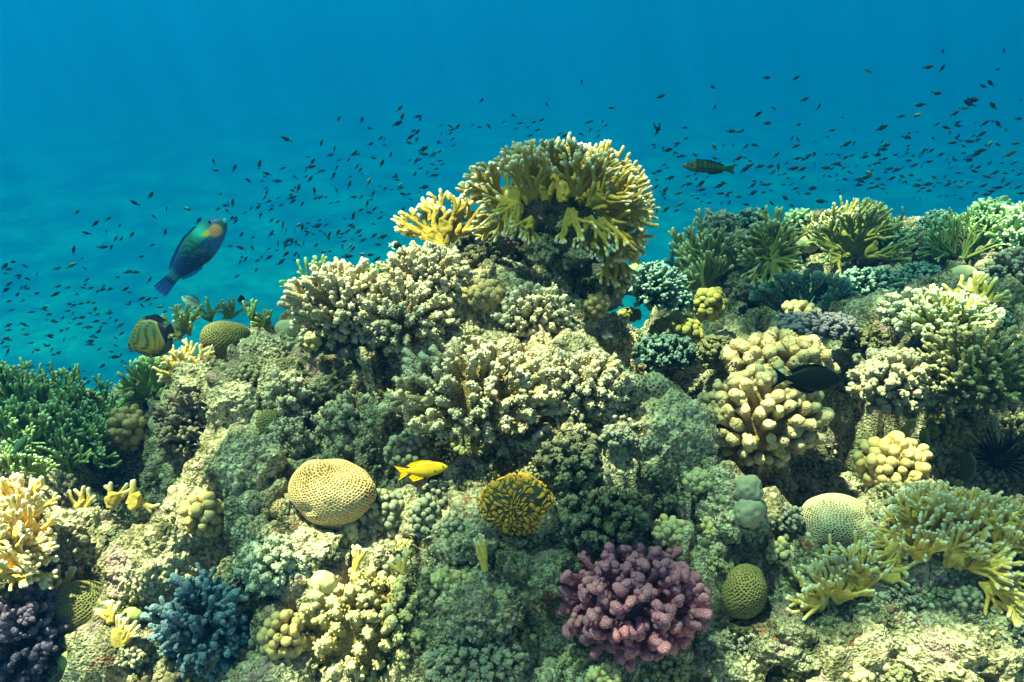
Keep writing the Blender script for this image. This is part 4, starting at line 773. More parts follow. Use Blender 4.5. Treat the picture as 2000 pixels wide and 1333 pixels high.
KINDS = [('small dark knobby coral head dotting', DARKKNOB, dict(kids=2, dots=6, inner=0.6, swell=0.2), 5.5), ('small khaki knobby coral head dotting', KHAKI, dict(kids=2, dots=8, inner=0.5), 5.5), ('small whitish finger coral tuft dotting', WHITE, dict(kids=1, dots=12, inner=0.35, taper=0.7), 5),
         ('small brown-green branching tuft dotting', BROWNISH, dict(kids=3, dots=6, inner=0.35, taper=0.7), 4.5), ('small pale yellow knob cluster dotting', PALEKNOB, dict(kids=1, kidr=0.9, kidL=0.35, inner=0.5, swell=0.12), 7), ('small grey leather coral dotting', LEATHER, dict(kids=0, inner=0.7, swell=0.15), 5.5), ('small teal bush dotting', TEAL, dict(kids=4, inner=0.4), 4)]
_r = R_(909); done = [v for v in REG.values()]; cnt = 0; tries = 0
while cnt < 120 and tries < 6000:
    tries += 1; x = _r.uniform(10, 1990); y = _r.uniform(430, 1325); r = _r.uniform(15, 34)
    if any(abs(x-a)/(c*0.85+r) < 1 and abs(y-b)/(d*0.85+r) < 1 for a, b, c, d in done): continue
    z = [q for q in ZONES if q[0] <= x < q[2] and q[1] <= y < q[3]]
    if not z: continue
    if y < 640 and x < 1200: continue
    p = hit(x, y)
    if p is None or p[2] < -0.1: continue
    z = z[0][4]; far_ = z in ('the right ridge',)
    k = _r.choice([1, 3, 6, 6] if far_ else [0, 0, 1, 1, 2, 3, 4, 5]); K = KINDS[k]
    branch_coral('coral_tuft', f'{K[0]} {z}', 'small coral', x, y, r*1.15, r*0.85, K[1], n=int(22+r*0.7), rf=K[3]*_r.uniform(0.8, 1.1), seed=1000+cnt, single=True, seg=10, nb=6, group=f'{K[0]} {z}', **K[2])
    done.append((x, y, r*1.15, r*0.85)); cnt += 1

def ribbon(label, pts, width, ang, Y, seed=1):
    k0 = anchor(pts[0][0], pts[0][1], Y); V, F, tv = [], [], []; n = 40; u = np.linspace(0, 1, n); P = np.array(pts, float); kk = np.linspace(0, 1, len(P))
    cx = np.interp(u, kk, P[:, 0]); cy = np.interp(u, kk, P[:, 1]); Yb = k0[1]; out = px_dir(k0, ang, -0.25); m = mpp(k0)
    prof = [(-1, -.8), (-.5, -1), (0, -1), (.6, -.9), (.9, -.7), (1, 0), (.9, .7), (.6, .9), (0, 1), (-.5, 1), (-1, .8)]
    for i in range(n):
        c = PY(cx[i], cy[i], Yb); wv = width*m*(0.45+0.55*math.sin(math.pi*min(max(u[i], .06), .94)))
        for a, b in prof: V.append(c+out*(a-1)*wv*0.5+FWD*b*0.0025*(1.6 if a > .5 else 1)); tv.append(max(0, a*1.1-.1))
    V = np.array(V); V += fbm(V*80, 2, seed)[:, None]*0.002; i = np.arange(n*11).reshape(n, 11); q = np.stack([i[:-1, :-1], i[:-1, 1:], i[1:, 1:], i[1:, :-1]], -1).reshape(-1, 4)
    tag(mesh('plate_coral', V, q, KHAKI2, None, {'tip': tv, 'cup': np.ones(len(V))}, loc=tuple(k0)), label, 'plate coral')
KHAKI2 = coral_mat('plate_skin', (0.07, 0.10, 0.04), (0.14, 0.20, 0.10), (0.60, 0.85, 0.75), p1=0.75, p2=0.98)
ribbon('tall thin coral blade with a curved pale rim, in the black hollow', [(1895, 885), (1907, 905), (1904, 928), (1888, 948), (1880, 966)], 30, 10, 1.18)
ribbon('short thin coral blade with pale rim, just above the tan thumb-like coral', [(1790, 818), (1788, 835), (1781, 850), (1774, 862)], 24, 0, 1.24)
ribbon('small thin coral blade with pale rim, next to the green-yellow knobs', [(1811, 838), (1815, 855), (1819, 880)], 18, 0, 1.24)
uc = anchor(1950, 900, 1.26); ur = empty('sea_urchin', uc); tag(ur, 'black long-spined sea urchin deep in the hollow at the right edge', 'sea urchin')
UM, t_, b_ = nodes('urchin_black'); b_.inputs['Base Color'].default_value = (0.006, 0.006, 0.01, 1)
_v, _d, _f = blob(uc, (0.022, 0.022, 0.018), 16, 0.05); mesh('body', _v, _f, UM, ur, loc=tuple(uc))
_dd = sphere_dirs(110, -0.5, R_(4)); _V, _t, _c, _q = finger_mesh(uc+_dd*0.015, _dd, R_(5).uniform(0.04, 0.075, 110), 0.0014, 0.0005, 4, 2, 5)
_v, _f, _a = pack([(_V, _t, _c, _q)]); tag(mesh('spines', _v, _f, UM, ur, loc=tuple(uc)), kind='stuff')
# ------------------------------------------------------------------ uncountable cover of the rock
def cover(name, n, seed, L, r, seg, nb, nc, mat, thr, fs, vari=1.0, region=None):
    rs = R_(seed); m = n*9
    px = rs.uniform(-60, 2060, m); Yv = 0.62+2.2*rs.rand(m)**1.25
    X = (px-1000)/1000*TH*(Yv*1.12); Z = H(X, Yv)
    p = np.stack([X, Yv, Z], -1); ok = vnoise(p*fs, seed+1)+0.6*vnoise(p*fs*2.7, seed+2) > thr
    q = p-CAM; dd = q@FWD; py = 666.5-(q@UPV)/dd*1000/TH; ok &= (py > 380) & (py < 1400) & (Z > -0.1)
    p = p[ok][:n]; m = len(p); e = 0.004
    nrm = unit(np.stack([(H(p[:, 0]-e, p[:, 1])-H(p[:, 0]+e, p[:, 1]))/(2*e), (H(p[:, 0], p[:, 1]-e)-H(p[:, 0], p[:, 1]+e))/(2*e), np.ones(m)], -1))
    d = unit(nrm+rs.normal(0, 0.45, (m, 3))); sc = rs.uniform(0.5, 1.5, m)**1.3*vari
    V, t, cv, q_ = finger_mesh(p-nrm*0.006, d, L*sc+0.006, r*sc, r*sc*0.9, nb, nc, seg, swell=0.25)
    v, f, a = pack([(V, t, cv, q_)])
    a['tone'] = np.repeat(np.clip(0.5+0.35*vnoise(p*16, seed+5)+0.5*vnoise(p*6, seed+6)+rs.normal(0, 0.15, m), 0, 1), V.shape[1]*V.shape[2])
    v = v+np.stack([fbm(v*110, 1, s_) for s_ in (1, 2, 3)], -1)*r*0.6
    o = mesh(name, v, f, mat, None, a); tag(o, kind='stuff'); return o
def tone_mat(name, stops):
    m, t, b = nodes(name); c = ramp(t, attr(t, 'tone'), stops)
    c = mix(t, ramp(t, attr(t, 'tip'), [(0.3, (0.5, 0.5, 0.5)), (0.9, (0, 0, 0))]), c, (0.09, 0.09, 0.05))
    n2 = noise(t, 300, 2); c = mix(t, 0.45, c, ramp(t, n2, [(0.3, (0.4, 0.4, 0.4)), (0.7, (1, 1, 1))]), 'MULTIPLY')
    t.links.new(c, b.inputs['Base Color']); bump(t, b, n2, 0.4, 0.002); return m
T1 = tone_mat('turf_tones', [(0.15, (0.05, 0.06, 0.03)), (0.38, (0.16, 0.17, 0.09)), (0.55, (0.34, 0.33, 0.19)), (0.72, (0.52, 0.49, 0.33)), (0.9, (0.74, 0.72, 0.56))])
T2 = tone_mat('rubble_tones', [(0.1, (0.10, 0.08, 0.05)), (0.3, (0.30, 0.24, 0.15)), (0.5, (0.24, 0.26, 0.17)), (0.66, (0.46, 0.40, 0.26)), (0.8, (0.62, 0.60, 0.45)), (0.97, (0.24, 0.13, 0.08))])
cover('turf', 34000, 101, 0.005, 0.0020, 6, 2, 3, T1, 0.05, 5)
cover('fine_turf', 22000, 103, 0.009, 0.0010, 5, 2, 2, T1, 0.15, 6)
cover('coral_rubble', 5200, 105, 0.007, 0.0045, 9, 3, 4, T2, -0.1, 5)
# ------------------------------------------------------------------ fish
FISHM = vcol_mat('fish_skin', 0.45, 0.25); FINM = vcol_mat('fin_skin', 0.6, 0.1)
EYEM, t_, b_ = nodes('fish_eye'); b_.inputs['Base Color'].default_value = (0.004, 0.004, 0.004, 1); b_.inputs['Roughness'].default_value = 0.15
def interp(x, tab):
    a = np.array(tab, float); return np.interp(x, a[:, 0], a[:, 1])
class Fish:
    """local axes: x snout 0 to tail 1, z towards the back, y to the fish's side; all in body lengths"""
    def __init__(s, name, label, cat, px, py, Y, Lpx, ang, flip=False, lean=0.0, roll=0.0, group=None):
        s.c = anchor(px, py, Y) if Y else anchor(px, py)-unit(ray(px, py))*0.08
        s.L = Lpx*mpp(s.c); s.X = -px_dir(s.c, ang, lean); a2 = ang+(90 if not flip else -90)
        z = px_dir(s.c, a2, roll); z = unit(z-s.X*(z@s.X)); s.Z = z; s.Yv = np.cross(s.Z, s.X)
        s.root = empty(name, s.c); tag(s.root, label, cat, group)
    def w(s, p): p = np.asarray(p); return s.c+((p[..., 0:1]-0.5)*s.X+p[..., 1:2]*s.Yv+p[..., 2:3]*s.Z)*s.L
    def body(s, top, bot, wid, col, end=0.82, nx=56, seg=36):
        x = end*(0.5-0.5*np.cos(np.linspace(0, math.pi, nx))); th = np.arange(seg)*2*math.pi/seg
        T, B, W = interp(x, top), interp(x, bot), interp(x, wid)
        z = np.where(np.sin(th)[None] >= 0, T[:, None]*np.sin(th)[None], -B[:, None]*np.sin(th)[None])
        y = W[:, None]*np.cos(th)[None]*np.abs(np.cos(th))[None]**0.0
        P = np.stack([np.repeat(x[:, None], seg, 1), y, z], -1).reshape(-1, 3)
        i = np.arange(nx*seg).reshape(nx, seg); q = np.stack([i[:-1], np.roll(i[:-1], -1, 1), np.roll(i[1:], -1, 1), i[1:]], -1).reshape(-1, 4)
        mesh('body', s.w(P), q, FISHM, s.root, {'col': col(P[:, 0], P[:, 2])}, loc=tuple(s.c))
    def fin(s, name, base, outer, col, nu=14, nv=7, thick=0.008, splay=0.0, y0=0.0):
        a = np.array(base, float); b = np.array(outer, float); u = np.linspace(0, 1, nu)
        def res(c): k = np.linspace(0, 1, len(c)); return np.stack([np.interp(u, k, c[:, j]) for j in (0, 1)], -1)
        a, b = res(a), res(b); v = np.linspace(0, 1, nv); G = a[:, None]*(1-v)[None, :, None]+b[:, None]*v[None, :, None]
        rip = 0.004*np.sin(u*60)[:, None]*v[None]; y = y0+splay*v[None]+rip
        th = thick*(1-0.8*v)[None]*np.ones((nu, 1))
        P1 = np.stack([G[..., 0], y+th/2, G[..., 1]], -1).reshape(-1, 3); P2 = np.stack([G[..., 0], y-th/2, G[..., 1]], -1).reshape(-1, 3)
        i = np.arange(nu*nv).reshape(nu, nv); q = np.stack([i[:-1, :-1], i[1:, :-1], i[1:, 1:], i[:-1, 1:]], -1).reshape(-1, 4)
        rim = np.concatenate([i[:, 0], i[-1, 1:], i[::-1, -1][1:], i[0, ::-1][1:-1]]); r2 = np.roll(rim, -1); m = nu*nv
        qs = np.concatenate([q, q[:, ::-1]+m, np.stack([rim, r2, r2+m, rim+m], -1)])
        P = np.concatenate([P1, P2]); vv = np.tile(np.repeat(v[None], nu, 0).ravel(), 2)
        mesh(name, s.w(P), qs, FINM, s.root, {'col': col(P[:, 0], P[:, 2], vv)}, loc=tuple(s.c))
    def eye(s, x, z, y, r=0.016, ring=None):
        for sg in (-1, 1):
            D, F = csphere(7); c = np.array([x, sg*y, z]); P = c+D*np.array([r, r*0.6, r]); o = mesh('eye', s.w(P), F, EYEM, s.root, None, loc=tuple(s.c))
            if ring: mesh('eye_ring', s.w(c-np.array([0, sg*r*0.25, 0])+D*np.array([r*1.5, r*0.4, r*1.5])), F, FISHM, o, {'col': np.tile(ring, (len(D), 1))}, loc=None) if False else None
def lerp3(a, b, t): return np.asarray(a)*(1-t[:, None])+np.asarray(b)*t[:, None]
def flat_(c): return lambda x, z, v=None: np.tile(c, (len(x), 1)).astype(float)

# parrotfish
f = Fish('parrotfish', 'large blue-green parrotfish with an orange cheek patch, swimming up over the drop-off', 'fish', 376, 500, 1.75, 196, 47.5)
def pc(x, z):
    c = lerp3((0.01, 0.16, 0.12), (0.004, 0.035, 0.14), sm(0.28, 0.6, x+z*-0.8))
    c = lerp3(c, (0.02, 0.22, 0.30), 0.6*sm(0.70, 0.76, x)*(1-sm(0.78, 0.84, x)))
    c = c*(0.55+0.7*(np.sin(x*150)*np.sin(z*190) > 0))[:, None]
    c = lerp3(c, (0.02, 0.55, 0.42), sm(0.13, 0.0, np.hypot(x-0.26, (z-0.07)*0.9)))
    c = lerp3(c, (0.015, 0.10, 0.32), sm(0.10, 0.04, np.hypot(x-0.075, z-0.095)))
    c = lerp3(c, (0.01, 0.12, 0.34), sm(-0.04, -0.10, z)*(1-sm(0.3, 0.4, x)))
    c = lerp3(c, (0.62, 0.30, 0.14), sm(0.075, 0.06, np.hypot(x-0.155, (z+0.022)*1.1)))
    c = lerp3(c, (0.72, 0.60, 0.03), sm(0.034, 0.024, np.hypot((x-0.235)*0.8, z-0.018)))
    c = lerp3(c, (0.05, 0.55, 0.60), sm(0.045, 0.02, np.hypot(x, z+0.01)))
    c = lerp3(c, (0.40, 0.25, 0.06), 0.7*sm(0.05, 0.02, np.hypot(x-0.36, z+0.05)))
    return np.clip(c*1.4, 0, 1)
f.body([(0, .004), (.03, .055), (.08, .105), (.16, .14), (.28, .165), (.42, .168), (.56, .135), (.68, .09), (.76, .066), (.84, .06)],
       [(0, -.004), (.03, -.04), (.08, -.08), (.18, -.125), (.30, -.155), (.42, -.16), (.56, -.125), (.68, -.085), (.76, -.062), (.84, -.058)],
       [(0, .004), (.05, .04), (.15, .075), (.3, .09), (.45, .085), (.65, .05), (.78, .022), (.84, .012)], pc, end=0.84)
f.fin('tail_fin', [(.80, .058), (.80, -.058)], [(.985, .080), (1.0, .0), (.985, -.085)], lambda x, z, v: lerp3((0.01, 0.05, 0.20), (0.02, 0.12, 0.42), v))
f.fin('dorsal_fin', [(.24, .15), (.42, .160), (.60, .115), (.74, .065)], [(.28, .185), (.45, .195), (.64, .145), (.77, .085)], flat_((0.01, 0.06, 0.24)))
f.fin('anal_fin', [(.50, -.135), (.60, -.105), (.72, -.068)], [(.53, -.160), (.64, -.14), (.75, -.085)], flat_((0.02, 0.22, 0.62)))
f.fin('pectoral_fin', [(.26, -.02), (.26, -.07)], [(.40, -.02), (.37, -.10)], lambda x, z, v: lerp3((0.02, 0.12, 0.30), (0.01, 0.06, 0.2), v), splay=-0.02, y0=-0.095, nu=8)
f.fin('pectoral_fin', [(.26, -.02), (.26, -.07)], [(.40, -.02), (.37, -.10)], lambda x, z, v: lerp3((0.02, 0.12, 0.30), (0.01, 0.06, 0.2), v), splay=0.02, y0=0.095, nu=8)
f.eye(.128, .075, .066, 0.012)
# butterflyfish
f = Fish('butterflyfish', 'round butterflyfish with thin dark stripes and a black rear, left of the reef shoulder', 'fish', 292, 661, 1.3, 100, 203, flip=True)
def bc(x, z):
    c = lerp3((0.05, 0.10, 0.045), (0.15, 0.14, 0.02), sm(0.1, -0.2, z))
    k = np.sin((z*1.0+0.45*(x-0.4)**2+x*0.30)*95); c = lerp3(c, (0.015, 0.03, 0.015), sm(0.35, 0.8, k)*sm(0.12, 0.2, x)*(1-sm(0.66, 0.70, x)))
    c = lerp3(c, (0.02, 0.02, 0.02), sm(0.015, 0.005, np.abs(x-0.085-0.1*np.abs(z)))); c = lerp3(c, (0.16, 0.20, 0.07), sm(0.72, 0.735, x))
    c = lerp3(c, (0.006, 0.006, 0.02), sm(0.745, 0.76, x)); return c
f.body([(0, .004), (.04, .03), (.10, .10), (.2, .23), (.35, .33), (.5, .37), (.65, .34), (.78, .22), (.86, .09), (.9, .06)],
       [(0, -.004), (.04, -.03), (.10, -.08), (.2, -.20), (.35, -.31), (.5, -.36), (.65, -.33), (.78, -.21), (.86, -.09), (.9, -.06)],
       [(0, .004), (.1, .03), (.25, .065), (.5, .075), (.75, .04), (.88, .012)], bc, end=0.88)
f.fin('dorsal_fin', [(.28, .28), (.5, .36), (.7, .30), (.82, .15)], [(.30, .34), (.55, .43), (.82, .38), (.93, .20)], lambda x, z, v: lerp3((0.16, 0.20, 0.06), (0.005, 0.01, 0.02), np.clip(sm(.45, .65, x)+v*0.3, 0, 1)))
f.fin('anal_fin', [(.40, -.33), (.55, -.35), (.7, -.29), (.82, -.14)], [(.42, -.37), (.6, -.42), (.82, -.37), (.93, -.18)], lambda x, z, v: lerp3((0.02, 0.04, 0.03), (0.005, 0.01, 0.02), v))
f.fin('tail_fin', [(.86, .07), (.86, -.07)], [(1.0, .11), (1.0, -.11)], flat_((0.008, 0.008, 0.02)))
f.fin('pelvic_fin', [(.26, -.24), (.32, -.28)], [(.40, -.40), (.42, -.36)], flat_((0.03, 0.06, 0.03)), nu=5)
f.eye(.095, .03, .03, 0.018)
# yellow damselfish
f = Fish('damselfish', 'bright yellow damselfish with a black dot by its fin, in front of the leather corals', 'fish', 822, 918, None, 106, 6)
def yc(x, z):
    c = lerp3((0.86, 0.55, 0.02), (0.55, 0.30, 0.0), sm(0.0, 0.14, z)); c = lerp3(c, (0.80, 0.66, 0.02), sm(0.25, 0.05, x))
    c = c*(0.9+0.1*np.sin(x*120)*np.sin(z*160))[:, None]
    c = lerp3(c, (0.01, 0.01, 0.01), sm(0.022, 0.016, np.hypot(x-.235, z+.045))); return c
f.body([(0, .006), (.03, .04), (.10, .085), (.22, .125), (.38, .14), (.55, .11), (.68, .06), (.74, .045)],
       [(0, -.006), (.03, -.03), (.10, -.075), (.22, -.12), (.38, -.135), (.55, -.10), (.68, -.055), (.74, -.04)],
       [(0, .006), (.05, .03), (.2, .055), (.4, .055), (.65, .025), (.76, .012)], yc, end=0.76)
f.fin('dorsal_fin', [(.24, .115), (.42, .13), (.58, .09), (.66, .06)], [(.30, .155), (.48, .178), (.68, .15), (.76, .10)], flat_((0.88, 0.50, 0.0)))
f.fin('anal_fin', [(.42, -.12), (.54, -.095), (.66, -.05)], [(.48, -.165), (.66, -.20), (.74, -.10)], flat_((0.88, 0.50, 0.0)))
f.fin('tail_fin', [(.72, .042), (.72, -.04)], [(.99, .13), (.88, .0), (.93, -.15)], flat_((0.88, 0.48, 0.0)))
f.fin('pectoral_fin', [(.25, -.01), (.25, -.05)], [(.37, -.0), (.35, -.08)], flat_((0.90, 0.60, 0.05)), splay=-0.03, y0=-0.055, nu=6)
f.fin('pelvic_fin', [(.26, -.12), (.30, -.125)], [(.40, -.17), (.42, -.15)], flat_((0.88, 0.5, 0.0)), nu=5)
f.eye(.085, .03, .042, 0.014)
# black surgeonfish
f = Fish('surgeonfish', 'black surgeonfish with a crescent tail, in front of the beige blunt-fingered coral', 'fish', 1575, 741, 1.0, 140, -3)
f.body([(0, .006), (.03, .05), (.08, .10), (.18, .155), (.34, .185), (.5, .165), (.64, .10), (.74, .045), (.80, .03)],
       [(0, -.006), (.03, -.03), (.08, -.07), (.18, -.13), (.34, -.165), (.5, -.15), (.64, -.09), (.74, -.04), (.80, -.028)],
       [(0, .006), (.06, .03), (.2, .055), (.4, .06), (.65, .03), (.8, .01)], lambda x, z: lerp3((0.006, 0.010, 0.009), (0.010, 0.016, 0.012), sm(0, .1, z)), end=0.80)
f.fin('dorsal_fin', [(.20, .155), (.36, .18), (.54, .15), (.70, .06)], [(.24, .19), (.40, .225), (.60, .19), (.78, .085)], lambda x, z, v: np.where((x > .74)[:, None], (0.30, 0.34, 0.30), (0.006, 0.012, 0.012)))
f.fin('anal_fin', [(.36, -.16), (.5, -.145), (.68, -.07)], [(.42, -.20), (.56, -.19), (.77, -.085)], lambda x, z, v: np.where((x > .74)[:, None], (0.30, 0.34, 0.30), (0.006, 0.012, 0.012)))
f.fin('tail_fin', [(.78, .03), (.78, -.03)], [(1.0, .165), (.93, .06), (.92, 0), (.93, -.06), (1.0, -.16)], lambda x, z, v: np.where((v > .93)[:, None]&(np.abs(z) < .11)[:, None], (0.65, 0.65, 0.5), (0.006, 0.010, 0.010)), nu=20)
f.fin('pectoral_fin', [(.22, -.01), (.22, -.05)], [(.36, -.06), (.33, -.12)], flat_((0.01, 0.014, 0.014)), splay=-0.03, y0=-0.06, nu=6)
f.eye(.075, .06, .032, 0.012)
# wrasse
f = Fish('wrasse', 'green checkered wrasse with pale face lines, right of the capped pillar in open water', 'fish', 1384, 328, 2.3, 106, 176, flip=True)
def wc(x, z):
    c = lerp3((0.04, 0.09, 0.03), (0.015, 0.05, 0.025), sm(-0.02, 0.08, z)); bars = (np.sin(x*190) > 0.2) & (x > .27) & (x < .8) & (z > -0.01)
    c = lerp3(c, (0.10, 0.16, 0.05), bars*0.7); c = lerp3(c, (0.01, 0.03, 0.02), sm(0.012, 0.006, np.abs(z+0.03))*(x > .25))
    ln = (np.sin((z-0.3*x)*190+3*np.sin(x*30)) > 0.55) & (x < .25); return lerp3(c, (0.20, 0.36, 0.20), ln*0.8)
f.body([(0, .004), (.05, .045), (.14, .09), (.28, .125), (.42, .125), (.6, .085), (.74, .05), (.82, .042)],
       [(0, -.004), (.05, -.035), (.14, -.075), (.28, -.10), (.42, -.10), (.6, -.075), (.74, -.048), (.82, -.04)],
       [(0, .004), (.1, .04), (.3, .06), (.6, .04), (.82, .01)], wc, end=0.84)
f.fin('dorsal_fin', [(.24, .11), (.45, .12), (.62, .08), (.75, .048)], [(.28, .14), (.48, .15), (.66, .11), (.80, .065)], flat_((0.012, 0.045, 0.03)))
f.fin('anal_fin', [(.48, -.095), (.6, -.075), (.74, -.048)], [(.52, -.125), (.65, -.11), (.79, -.065)], flat_((0.02, 0.06, 0.04)))
f.fin('tail_fin', [(.81, .042), (.81, -.04)], [(.995, .085), (.955, 0), (.99, -.10)], flat_((0.03, 0.09, 0.05)))
f.eye(.10, .045, .045, 0.011)
def small_fish(name, label, px, py, Y, L, ang, h, c1, c2=None, flip=False, stripes=None, split=None, lean=0.0):
    f = Fish(name, label, 'fish', px, py, Y, L, ang, flip, lean); c2 = c2 or c1
    def cc(x, z):
        c = lerp3(c1, c2, sm(-h*.5, h*.5, z)) if split is None else np.where((x > split)[:, None], c2, c1)
        if stripes: c = lerp3(c, stripes, sm(.2, .7, np.sin(z/h*9)))
        return c
    f.body([(0, .005), (.06, h*.35), (.2, h*.8), (.38, h), (.6, h*.7), (.76, h*.3), (.8, h*.25)], [(0, -.005), (.06, -h*.3), (.2, -h*.75), (.38, -h), (.6, -h*.7), (.76, -h*.28), (.8, -h*.24)],
           [(0, .005), (.2, h*.35), (.4, h*.4), (.8, .01)], cc, end=.8, nx=24, seg=16)
    f.fin('dorsal_fin', [(.3, h*.85), (.5, h*.8), (.7, h*.4)], [(.36, h*1.25), (.58, h*1.3), (.78, h*.7)], flat_(c2), nu=8, nv=3)
    f.fin('anal_fin', [(.42, -h*.9), (.55, -h*.75), (.7, -h*.38)], [(.48, -h*1.2), (.64, -h*1.15), (.78, -h*.6)], flat_(c2), nu=8, nv=3)
    f.fin('tail_fin', [(.78, h*.25), (.78, -h*.25)], [(1, h*.75), (.92, 0), (1, -h*.75)], flat_(c2), nu=8, nv=3)
    f.eye(.11, h*.3, h*.28, 0.02)
small_fish('striped_wrasse', 'slim green and yellow striped wrasse hovering head up beside the pale rock dome', 1346, 842, None, 62, 104, .10, (0.06, 0.22, 0.20), (0.30, 0.34, 0.05), stripes=(0.45, 0.45, 0.10))
small_fish('damselfish', 'small black damselfish over the yellow-green thicket on the right', 1812, 637, None, 38, 125, .22, (0.006, 0.008, 0.02))
small_fish('damselfish', 'small black damselfish in the gully under the pale fire coral bush', 1450, 607, None, 26, 60, .26, (0.006, 0.01, 0.012))
small_fish('damselfish', 'small dark damselfish against the dark green bushy slope', 1727, 566, None, 26, 110, .26, (0.006, 0.01, 0.012))
small_fish('chromis', 'half black, half pale green little fish left of the small fire coral fan', 771, 479, 1.55, 27, -4, .26, (0.006, 0.006, 0.01), (0.30, 0.50, 0.42), split=.55)
small_fish('silvery_fish', 'pale silvery fish half hidden behind the sprig on the left shoulder', 377, 592, 1.9, 52, 152, .20, (0.50, 0.66, 0.60), (0.08, 0.16, 0.18), flip=True)
small_fish('damselfish', 'small black round damselfish above the left shoulder crest', 472, 586, 1.75, 20, 95, .32, (0.004, 0.006, 0.01))
small_fish('dusky_fish', 'dim green fish resting inside the green thicket at the left edge', 38, 872, 1.05, 48, 55, .19, (0.02, 0.07, 0.04))
small_fish('little_pale_fish', 'tiny pale fish in the shaded gully, right of the long coral table', 1243, 706, 1.45, 20, 45, .2, (0.45, 0.65, 0.60))

# the school
def fish_mesh(seed, bend):
    rs = R_(seed); nx, seg = 12, 8; x = np.linspace(0, .8, nx); T = interp(x, [(0, .01), (.1, .09), (.25, .15), (.4, .16), (.6, .10), (.8, .035)]); W = interp(x, [(0, .01), (.25, .075), (.5, .06), (.8, .012)])
    th = np.arange(seg)*2*math.pi/seg; P = np.stack([np.repeat(x[:, None], seg, 1), W[:, None]*np.cos(th), T[:, None]*np.sin(th)], -1).reshape(-1, 3)
    i = np.arange(nx*seg).reshape(nx, seg); q = [np.stack([i[:-1], np.roll(i[:-1], -1, 1), np.roll(i[1:], -1, 1), i[1:]], -1).reshape(-1, 4)]
    def plate(pts, off):
        p = np.array(pts, float); n = len(p); A_ = np.c_[p[:, 0], np.full(n, .006), p[:, 1]]; B_ = np.c_[p[:, 0], np.full(n, -.006), p[:, 1]]
        f = [(0, 1, 2, 3), (7, 6, 5, 4), (0, 4, 5, 1), (1, 5, 6, 2), (2, 6, 7, 3), (3, 7, 4, 0)]
        return np.concatenate([A_, B_]), np.array(f)+off
    VV = [P]; off = len(P)
    for pts in ([(.76, .03), (.76, 0), (.92, .01), (1.0, .12)], [(.76, 0), (.76, -.03), (1.0, -.12), (.92, -.01)], [(.28, .14), (.66, .07), (.70, .12), (.36, .20)], [(.42, -.14), (.66, -.08), (.70, -.13), (.5, -.19)]):
        v, f_ = plate(pts, off); VV.append(v); q.append(f_); off += len(v)
    V = np.concatenate(VV); V[:, 0] -= .5; V[:, 1] += bend*(V[:, 0]+.3)**2*np.sign(V[:, 0]+.3); V[:, 0] *= -1
    return V, np.concatenate(q)
SM, t_, b_ = nodes('dark_fish_skin'); b_.inputs['Base Color'].default_value = (0.014, 0.034, 0.05, 1)
protos = [fish_mesh(k, bnd) for k, bnd in ((1, 0.25), (2, -0.3), (3, 0.0))]
pm = []
for V, q in protos:
    o = mesh('school_fish', V, q, SM, link=False); pm.append(o)
